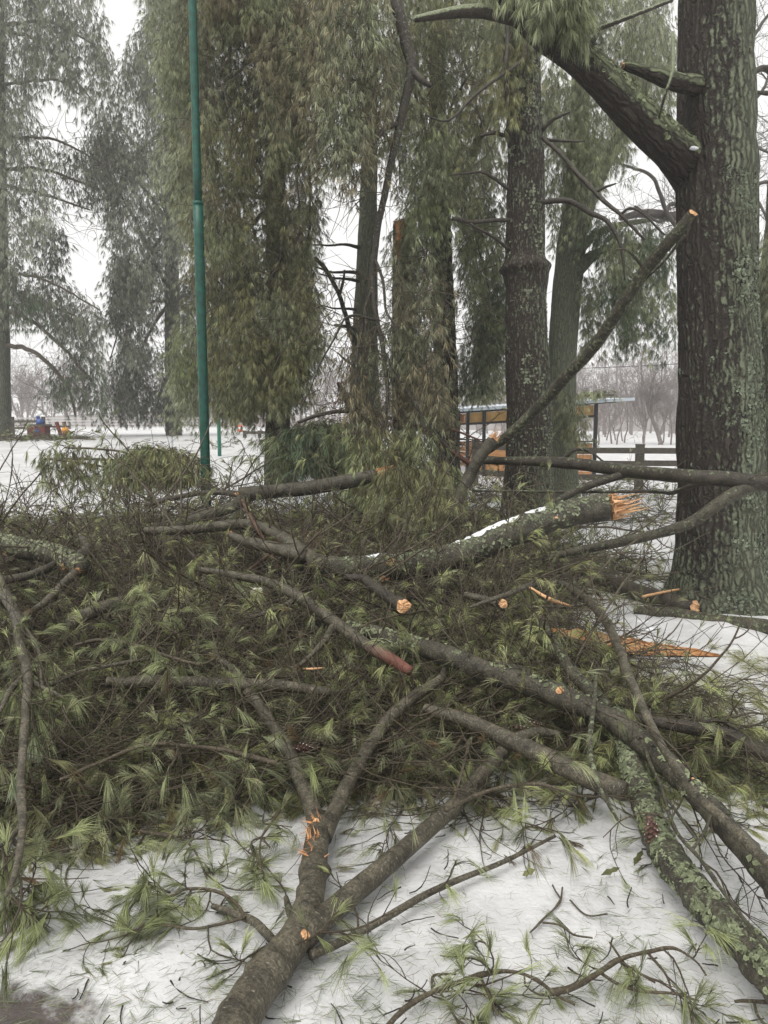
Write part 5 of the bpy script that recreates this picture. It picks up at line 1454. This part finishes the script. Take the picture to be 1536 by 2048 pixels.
branch('thin yellow lichen twig crossing beside the pine cone', 
    [(1300, 1420, 6), (1290, 1500, 8), (1325, 1580, 9), (1350, 1660, 9), (1400, 1720, 9), (1450, 1790, 10), (1520, 1880, 11), (1570, 1940, 11)], [[(1430, 1600, 6), (1410, 1660, 8), (1385, 1700, 7)], [(1335, 1600, 7), (1400, 1690, 7)]], M_lichbark, (.5, .7, 0), seed=18, lift=.14, twigs=5, tl=.3, tuft=.1)
branch('straight brown branch lying on the snow at the right edge, below the split slab', 
    [(1210, 1430, 22), (1290, 1440, 26), (1370, 1452, 30), (1450, 1470, 34), (1560, 1515, 42)], [[(1380, 1455, 10), (1430, 1440, 8), (1480, 1462, 6)]], M_youngdark, (.15, .2, 0), seed=19, lift=.02, twigs=16, tl=.4, tuft=.06, knobs=2)
branch('mossy green log lying across the snow to the right edge, below the thickest trunk', 
    [(1270, 1222, 26), (1340, 1228, 28), (1420, 1240, 30), (1500, 1250, 34), (1580, 1262, 36)], [], M_lichbark, (.55, .7, 0), seed=20, lift=.02, bumps=.01, surf=G)
branch('dark log with an oval orange cut face at the foot of the thickest trunk', 
    [(1090, 1110, 30), (1170, 1145, 32), (1250, 1175, 34), (1330, 1200, 34), (1385, 1214, 32)], [[(1130, 1090, 16), (1220, 1130, 14), (1290, 1150, 12)]], M_youngdark, (.05, .1, 0), cut1='cut', seed=21, lift=.03, cutmat=M_wood, twigs=8, tl=.5, tuft=.1, surf=G)
branch('knobbly stub with a bright round orange cut end in the middle of the pile', 
    [(690, 1155, 16), (725, 1158, 20), (755, 1180, 26), (785, 1200, 30), (800, 1210, 30)], [], M_youngdark, (.3, .2, 0), seed=22, lift=.12, knots=[(800, 1211, 27, (.25, -1, .15))])
branch('small broken stub with an orange split tip right of the round cut end', 
    [(930, 1190, 16), (965, 1198, 18), (1000, 1210, 18)], [], M_young, (.2, .2, 0), seed=23, lift=.12, knots=[(1000, 1212, 18, (.3, -1, .5))])
rootice, _, _, _ = branch('grey ice glazed branch standing at the left edge with drooping forks', 
    [(-20, 1130, 26), (5, 1180, 26), (32, 1232, 24), (40, 1290, 22), (55, 1350, 22), (52, 1420, 20), (45, 1500, 18), (42, 1580, 20), (45, 1650, 20), (30, 1740, 14), (12, 1790, 10)],
    [[(50, 1352, 16), (20, 1380, 14), (0, 1420, 10), (-20, 1440, 8)], [(55, 1355, 13), (85, 1375, 11), (125, 1395, 8)], [(35, 1230, 12), (10, 1245, 11), (-15, 1265, 9)], [(45, 1650, 14), (15, 1680, 11), (-15, 1700, 8)], [(40, 1240, 9), (75, 1300, 8), (85, 1370, 7)]],
    M_young, (.1, 0, 0), seed=24, lift=.22, twigs=16, tl=.26, tuft=.8, K=34, tgrav=-.6, group='ice glazed branches')
for (px, py, s_) in ((60, 1405, 1.0), (95, 1420, 1.0), (70, 1490, .8), (30, 1560, .7), (15, 1320, .7), (75, 1150, .6)):
    p = hit(px, py, .22, S0); nm = NM(); A = np.array([[.1, -.1, -1.0], [-.12, -.1, -1.0], [.2, 0, -.9]])
    needles(nm, np.repeat(p[None], 3, 0) + rng.normal(size=(3, 3)) * .015, A, 46, .12 * s_, .0042, .14, .1, np.array([.27, .31, .17]), off=.03, tipwhite=.6)
    fixp(nm.build('iced_tuft', M_needle, rootice), rootice)
branch('thin dark stick poking up from the pile in front of the spotted limb', 
    [(484, 1000, 8, 5.9), (510, 1050, 9, 5.8), (540, 1100, 10, 5.7), (560, 1145, 10, 5.6)], [], M_twig, (0, 0, .3), seed=25)
branch('thin reddish dark stick crossing beside the shaggy knot', [(560, 1085, 8, 5.5), (530, 1115, 9, 5.4), (490, 1145, 9, 5.3)], [], M_twig, (0, 0, .3), cut0='cut', seed=26)
branch('broken greyish limb end jutting from the left part of the pile', [(40, 1235, 12), (90, 1205, 16), (130, 1165, 18), (150, 1145, 18)], [], M_young, (.3, .1, 0), cut1='torn', seed=27, lift=.1)
branch('mottled log end showing through dark needles at left', [(140, 1250, 26), (190, 1222, 30), (235, 1205, 26)], [], M_young, (.3, .1, 0), seed=28, lift=.05)
branch('reddish thin bough lying behind the shelter side of the pile', [(820, 845, 6, 9.0), (860, 870, 12, 8.8), (900, 900, 13, 8.6), (950, 935, 12, 8.5)], [[(860, 870, 7, 8.8), (900, 860, 6, 8.6), (960, 880, 4, 8.5)]], M_youngdark, (0, .1, .5), seed=29, twigs=6, tl=.5, tuft=.1, tw=.005)
branch('long thin arched branch over the dark green heap in the centre', [(595, 845, 7, 9.2), (640, 830, 9, 9.2), (690, 822, 10, 9.1), (760, 832, 9, 9.0), (830, 850, 8, 9.0), (900, 880, 6, 8.8)], [], M_youngdark, (.1, 0, 0), seed=30, twigs=12, tl=.7, tuft=.2, tw=.005, K=10, W=.006)
branch('thin arching twig in front of the far snow at the left', [(300, 935, 6, 8.9), (250, 905, 5, 9.0), (190, 898, 5, 9.2), (130, 895, 4, 9.4)], [[(330, 960, 5, 8.8), (240, 940, 5, 9.0), (160, 925, 4, 9.0), (90, 918, 4, 9.0)]], M_twig, (0, 0, 0), seed=31, twigs=18, tl=.5, tuft=.9, tw=.004, K=16, W=.005, tgrav=-.9, NL=.14)
# foreground thin branches bottom right
branch('dark arching twig spray at the bottom, left one of the pair on the snow', [(770, 2060, 14), (820, 2010, 13), (880, 1978, 12), (960, 1950, 11), (1020, 1944, 9), (1070, 1960, 8), (1110, 1990, 6), (1150, 2010, 5)],
    [[(865, 1985, 8), (862, 1955, 7), (880, 1948, 6), (912, 1948, 5)], [(960, 1953, 8), (975, 1990, 6), (995, 2030, 6)], [(880, 1985, 7), (905, 2030, 6), (925, 2060, 6)]], M_twig, (0, 0, 0), seed=32, lift=.04, twigs=12, tl=.22, tuft=.8, surf=G, group=GF, tw=.0026)
branch('dark arching twig spray at the bottom right with many curved tips', [(1100, 1985, 14), (1150, 1972, 13), (1200, 1945, 12), (1240, 1920, 11), (1295, 1905, 10), (1345, 1895, 8), (1390, 1920, 6), (1412, 1950, 5)],
    [[(1200, 1945, 8), (1235, 1965, 7), (1280, 1980, 7), (1350, 1985, 6), (1398, 2002, 5)], [(1295, 1905, 7), (1330, 1945, 6), (1345, 1985, 4)], [(1240, 1922, 6), (1280, 1945, 6), (1310, 1965, 5)], [(1220, 1885, 5), (1245, 1920, 6), (1270, 1950, 4)]], M_twig, (0, 0, 0), seed=33, lift=.05, twigs=9, tl=.2, tuft=.8, surf=G, group=GF, tw=.0024)
branch('small dark hooked twig at the bottom right corner', [(1470, 2003, 7), (1500, 2000, 8), (1560, 2005, 9)], [[(1508, 2003, 7), (1515, 2030, 7), (1535, 2055, 6)]], M_twig, (0, 0, 0), seed=34, lift=.01, surf=G, group=GF)
branch('slender dark twig with green tufts looping over the snow left of the forked branch', [(490, 1835, 9), (460, 1800, 8), (420, 1782, 8), (370, 1780, 7), (330, 1795, 6), (250, 1774, 5)],
    [[(490, 1835, 8), (430, 1850, 7), (380, 1858, 7), (300, 1850, 6), (270, 1860, 5)], [(340, 1785, 6), (300, 1775, 5), (270, 1800, 5)]], M_twig, (0, 0, 0), seed=35, lift=.05, twigs=16, tl=.2, tuft=1.0, K=30, surf=G, group=GF, tw=.0024)
branch('small forked dark twig on open snow right of the forked branch', [(1060, 1865, 5), (1085, 1840, 6), (1120, 1805, 6), (1125, 1775, 5)], [[(1085, 1845, 5), (1120, 1850, 5), (1150, 1870, 5), (1185, 1876, 4)], [(1120, 1795, 4), (1105, 1770, 4)], [(1140, 1800, 4), (1175, 1830, 4), (1215, 1828, 4)]], M_twig, (0, 0, 0), seed=36, lift=.015, surf=G, group=GF)
branch('short cut brown stick lying on the snow below the needles at left', [(282, 1663, 8), (310, 1668, 10), (345, 1672, 10)], [[(345, 1676, 6), (380, 1690, 5), (405, 1730, 5), (415, 1760, 4)]], M_twig, (.1, 0, 0), cut0='cut', seed=37, lift=.03, surf=G, group=GF, twigs=4, tl=.2, tuft=.7)
branch('small three pronged twig with drooping tufts on the snow left of the fork', [(560, 1620, 6), (545, 1645, 6), (524, 1674, 6), (518, 1710, 5), (522, 1738, 4)], [[(524, 1674, 5), (506, 1682, 5), (503, 1700, 4)], [(524, 1674, 5), (540, 1695, 4)]], M_twig, (0, 0, 0), seed=38, lift=.08, surf=G, group=GF, twigs=4, tl=.1, tuft=1.0)
branch('iced needle branch hanging at the left edge above the snow', [(-40, 1750, 9), (0, 1770, 8), (20, 1800, 6)], [], M_twig, (0, 0, 0), seed=39, lift=.10, surf=G, group='ice glazed branches', twigs=10, tl=.14, tuft=1.0, K=44, tgrav=-.8)
branch('thin brown bough arching low over the needles right of centre', [(890, 1620, 10), (950, 1590, 9), (1010, 1572, 8), (1080, 1568, 7), (1150, 1590, 5)], [[(905, 1612, 6), (925, 1540, 6), (940, 1480, 5)]], M_twig, (0, 0, 0), seed=40, lift=.10, twigs=6, tl=.25, tuft=.4)
branch('arched brown bough above the needles at lower left', [(120, 1560, 8), (200, 1525, 9), (290, 1490, 9), (370, 1492, 10), (450, 1500, 11), (560, 1528, 12)], [], M_twig, (.1, 0, 0), seed=41, lift=.10, twigs=10, tl=.3, tuft=.6)
branch('brown bough crossing the upper left needles', [(150, 1290, 7), (200, 1280, 9), (260, 1290, 9), (330, 1310, 9), (400, 1330, 8)], [], M_twig, (0, 0, 0), seed=42, lift=.12, twigs=8, tl=.3, tuft=.8, K=30)
branch('straight olive stick lying under the brown bough at the left', [(100, 1370, 8), (160, 1345, 10), (230, 1330, 9), (300, 1318, 7)], [], M_young, (.1, .2, 0), seed=43, lift=.10, twigs=5, tl=.25, tuft=.9, K=30)
branch('long thin rail like branch reaching left from the lichen stub', [(80, 918, 6, 13.0), (180, 918, 7, 12.8), (300, 926, 7, 12.5)], [], M_young, (.2, 0, 0), seed=44)

# split slab
def slab():
    pts = [(1105, 1262), (1160, 1272), (1220, 1284), (1280, 1294), (1340, 1300), (1400, 1306), (1440, 1312)]
    wd = [6, 17, 21, 17, 12, 8, 2]
    P = np.array([hit(a, b, .20 - .12 * i / 6, S0) for i, (a, b) in enumerate(pts)])
    R = np.array(wd) / F * depth(P) * .9
    P, R = resample(P, R, .02)
    T = nrm(np.gradient(P, axis=0)); up = nrm(np.array([0, -.62, .78])); n = len(P)
    root = empty('split_slab', P[0], 'long splintered slab of orange wood with dark bark lying right of the pile', 'split wood')
    s = np.linspace(-1, 1, 14)
    wv = nrm(np.cross(T, np.array([0, -.8, .6])))
    rough = fbm(np.stack([np.arange(n)[:, None] * .25 + 0 * s, s[None] * 6 + 0 * np.arange(n)[:, None], np.zeros((n, 14))], -1), 3, 4)
    edge = 1 + .25 * (fbm(np.stack([np.arange(n) * .35, np.zeros(n), np.zeros(n)], -1), 3, 2) - .5)
    V = P[:, None] + wv[:, None] * (s[None, :, None] * (R * edge)[:, None, None]) + up * ((rough - .5) * .03)[..., None]
    Vb = P[:, None] + wv[:, None] * (s[None, :, None] * (R * edge * 1.05)[:, None, None]) - up * (.012 + .05 * np.sqrt(np.maximum(0, 1 - s ** 2)))[None, :, None] * np.minimum(1, R / R.max())[:, None, None]
    def grid(o): 
        i = np.arange(n - 1)[:, None] * 14 + o; j = np.arange(13)[None]; A = i + j
        return np.concatenate([np.stack([A, A + 1, A + 15], -1).reshape(-1, 3), np.stack([A, A + 15, A + 14], -1).reshape(-1, 3)])
    bcv = np.stack([s[None] * R[:, None], s[None] * 0 + rough * .02, np.broadcast_to(np.arange(n)[:, None] * .02, (n, 14))], -1)
    nm = NM(); nm.add(V, grid(0), bcv, None, False); fixp(nm.build('wood_face', wood_mat('slab_wood', (.30, .13, .05), (.56, .31, .13), (.13, .055, .03)), root), root)
    nm = NM(); nm.add(Vb, grid(0), bcv, None, False); fixp(nm.build('bark_back', M_youngdark, root), root)
slab()
branch('reddish bark strip lying just under the orange slab', [(1150, 1290, 14), (1220, 1302, 20), (1300, 1308, 14), (1380, 1312, 8)], [], M_youngdark, (0, 0, .45), seed=50, lift=.02, surf=G, group='bark pieces')
branch('thin orange splinter stick near the slab top', [(1060, 1175, 5), (1100, 1198, 9), (1140, 1212, 5)], [], M_wood, (0, 0, 0), seed=51, lift=.15, group='splinters')
branch('thin orange splinter lying in the needles left of centre', [(605, 1337, 4), (625, 1337, 6), (645, 1336, 4)], [], M_wood, (0, 0, 0), seed=52, lift=.08, group='splinters')
branch('thin tan twig resting in front of the thickest trunk foot', [(1285, 1193, 6), (1340, 1182, 6), (1375, 1176, 4)], [], M_wood, (0, 0, 0), seed=53, lift=.15, surf=G, group='splinters')

# shaggy knot: nest of dead fibres
P = np.array([at(px, py, 5.45) for px, py in zip(rng.normal(625, 16, 60), rng.normal(1122, 18, 60))]) 
nm = NM(); D = rng.normal(size=P.shape); rt = empty('twig_nest', at(625, 1125, 5.5), 'shaggy dark reddish tuft of dead fibres around the left end of the snow topped log', 'twig nest')
sprays(nm, NM(), P, D, .16, .0022, 6, tufts=0, curl=.8, tw=(0, 0, .5)); fixp(nm.build('fibres', M_twig, rt), rt)

# heap of dark green brush in the centre back
root = empty('brush_heap', at(640, 900, 9.0), 'rounded dark green heap of fallen pine foliage behind the grey green log', 'brush heap')
nmT, nmN = NM(), NM()
fill(nmT, nmN, [(575, 870), (640, 845), (700, 860), (725, 910), (720, 940), (570, 945)], 8.5, 10, 420, .28, 'dgreen', K=12, W=.0065, gap=.2, tint2='green', out=.9, step=.05, spread=.35, L=.14)
fixp(nmN.build('foliage', M_needle, root), root); fixp(nmT.build('twig', M_twig, root), root)
root = empty('brush_heap', at(280, 940, 8.9), 'low olive mound of pine tips to the left of the tall green pole', 'brush heap')
nmT, nmN = NM(), NM()
fill(nmT, nmN, [(255, 905), (300, 890), (380, 910), (400, 960), (250, 965)], 8.6, 9.6, 230, .22, 'olive', K=12, W=.0065, gap=.2, tint2='green', out=.9, step=.05, spread=.35, L=.14)
fill(nmT, nmN, [(80, 905), (180, 895), (260, 930), (250, 970), (100, 955)], 8.8, 9.4, 60, .3, 'grey', K=12, W=.006, gap=.3, tint2='olive', step=.06)
fixp(nmN.build('foliage', M_needle, root), root); fixp(nmT.build('twig', M_twig, root), root)

# ------------------------------------------------------------------ pine cones
def cone(label, px, py, lift, ax, L=.11, R=.023, surf=S0):
    c = hit(px, py, lift, surf); ax = nrm(np.array(ax, float)); u = nrm(np.cross(ax, [.1, .3, .9])); v = np.cross(ax, u)
    root = empty('pine_cone', c, label, 'pine cone', 'pine cones')
    core = NM(); tube(core, [c - ax * L / 2, c, c + ax * L / 2], [R * .4, R * .6, R * .2], 10, .01, .05)
    ns, nt_ = NM(), NM()
    N = 62
    for q in range(N):
        t = q / (N - 1); a = q * 2.399963; r = R * math.sin(math.pi * (.12 + .8 * t)) ** .7
        d = math.cos(a) * u + math.sin(a) * v; b = c + ax * L * (t - .5)
        e = b + d * r * 1.0 + ax * .010; s = np.cross(ax, d) * r * .38
        th = (d * .3 - ax) * .0035
        m_ = (b + e) / 2 + d * .002
        V = np.array([b, m_ - s, m_ + s, e - s * .6, e + s * .6, e + d * .003 + ax * .002, m_ + th, e + th])
        ns.add(V, [[0, 1, 2], [1, 3, 4], [1, 4, 2], [3, 5, 4], [0, 6, 1], [0, 2, 6], [1, 6, 7], [1, 7, 3], [2, 4, 7], [2, 7, 6], [3, 7, 5], [4, 5, 7]], V, None, False)
        o = e + d * .0035 + ax * .002
        W_ = np.array([o - s * .35, o + s * .35, o + ax * .004 + d * .002, o - ax * .003])
        if q % 2: nt_.add(W_, [[0, 1, 2], [0, 3, 1]], W_, None, False)
    fixp(core.build('core', M_cone, root), root); fixp(ns.build('scales', M_cone, root), root); fixp(nt_.build('resin_tips', M_conetip, root), root)
cone('reddish pine cone with white resin leaning on the lichen crusted log', 1307, 1672, .14, (.18, -.25, -.9), .13, .028)
cone('brown pine cone lying by the left prong of the forked branch', 601, 1497, .06, (1, .2, .05), .10, .022)
cone('dark pine cone above the bent right prong of the forked branch', 1055, 1452, .06, (1, .2, .1), .12, .020)

# leaves
def leaf(label, px, py, lift, ln, rot):
    c = hit(px, py, lift, S0); u = np.array([math.cos(rot), .2, math.sin(rot)]); v = np.array([-math.sin(rot), .3, math.cos(rot)])
    u, v = nrm(u), nrm(v); pr = [(0, 0), (.25, .28), (.45, .2), (.6, .36), (.8, .18), (1, 0)]
    V = []; 
    for s, z in ((1, 0), (-1, 0)):
        V += [c + u * a * ln + v * s * b * ln * .7 + np.array([0, -.02 * abs(b) * ln, 0.05 * b * ln]) for a, b in pr]
    mid = [c + u * a * ln + np.array([0, 0, -.03 * ln]) for a, _ in pr]
    V = V + mid; f = []
    for q in range(5):
        f += [[q, q + 1, 12 + q + 1], [q, 12 + q + 1, 12 + q], [6 + q + 1, 6 + q, 12 + q], [6 + q + 1, 12 + q, 12 + q + 1]]
    V2 = [p_ - np.array([0, -.0015, .0015]) for p_ in V]
    f2 = [[a + 18, c_ + 18, b + 18] for a, b, c_ in f]
    nm = NM(); nm.add(V + V2, f + f2)
    tag(nm.build('leaf', M_leaf), label, 'leaf')
leaf('yellow green leaf just below the reddish pine cone', 1285, 1700, .09, .07, -1.9)
leaf('yellow green leaf at the needle edge left of the lichen log', 1240, 1735, .06, .07, -2.6)
leaf('dark holly shaped leaf on open snow right of the forked branch', 1045, 1750, .02, .05, .3)

# snow clumps near slab and trunk
for px, py, s, lab in [(1283, 1250, .05, 'rounded snow lump between the slab and the mossy green log'), (1300, 1262, .04, 'lower snow lump just under the rounded one by the slab'), (590, 1145, .03, 'small ice lump under the shaggy tuft'), (515, 1183, .035, 'small snow patch in the pile beneath the olive branch')]:
    nm = NM(); c = hit(px, py, .03, S0); snowlump(nm, c, (s * 1.3, s, s * .8), int(px))
    tag(nm.build('snow_clump', M_snowlump), lab, 'snow')
# rust leaves near E stub
nm = NM(); p = at(680, 800, 12.2); A = rng.normal(size=(26, 3)); P = p + rng.normal(size=(26, 3)) * np.array([.06, .05, .11])
needles(nm, P, A, 4, .06, .02, .6, .3, np.array([.30, .10, .06]))
tag(nm.build('dead_leaves', needle_mat('dead_leaf')), 'small rust red bunch of dead leaves beside the pale trunk stub', 'dead leaves')

# ------------------------------------------------------------------ haze
nm = NM(); 
hz = bpy.data.meshes.new('haze')
x0, x1, y0, y1, z0, z1 = -300, 300, -12, 330, -2.0, 32
Vz = [(x, y, z) for x in (x0, x1) for y in (y0, y1) for z in (z0, z1)]
hz.from_pydata(Vz, [], [(0, 1, 3, 2), (4, 6, 7, 5), (0, 4, 5, 1), (2, 3, 7, 6), (0, 2, 6, 4), (1, 5, 7, 3)])
ho = bpy.data.objects.new('haze', hz); COL.objects.link(ho)
m = bpy.data.materials.new('haze'); m.use_nodes = True; nt = m.node_tree; nt.nodes.clear()
pv = nt.nodes.new('ShaderNodeVolumePrincipled'); pv.inputs['Density'].default_value = .0021
pv.inputs['Color'].default_value = (.95, .95, .97, 1); pv.inputs['Anisotropy'].default_value = 0.0
ou = nt.nodes.new('ShaderNodeOutputMaterial'); nt.links.new(pv.outputs[0], ou.inputs['Volume'])
hz.materials.append(m)
tag(ho, 'thin cold mist fading the far trees', None, None, 'stuff')
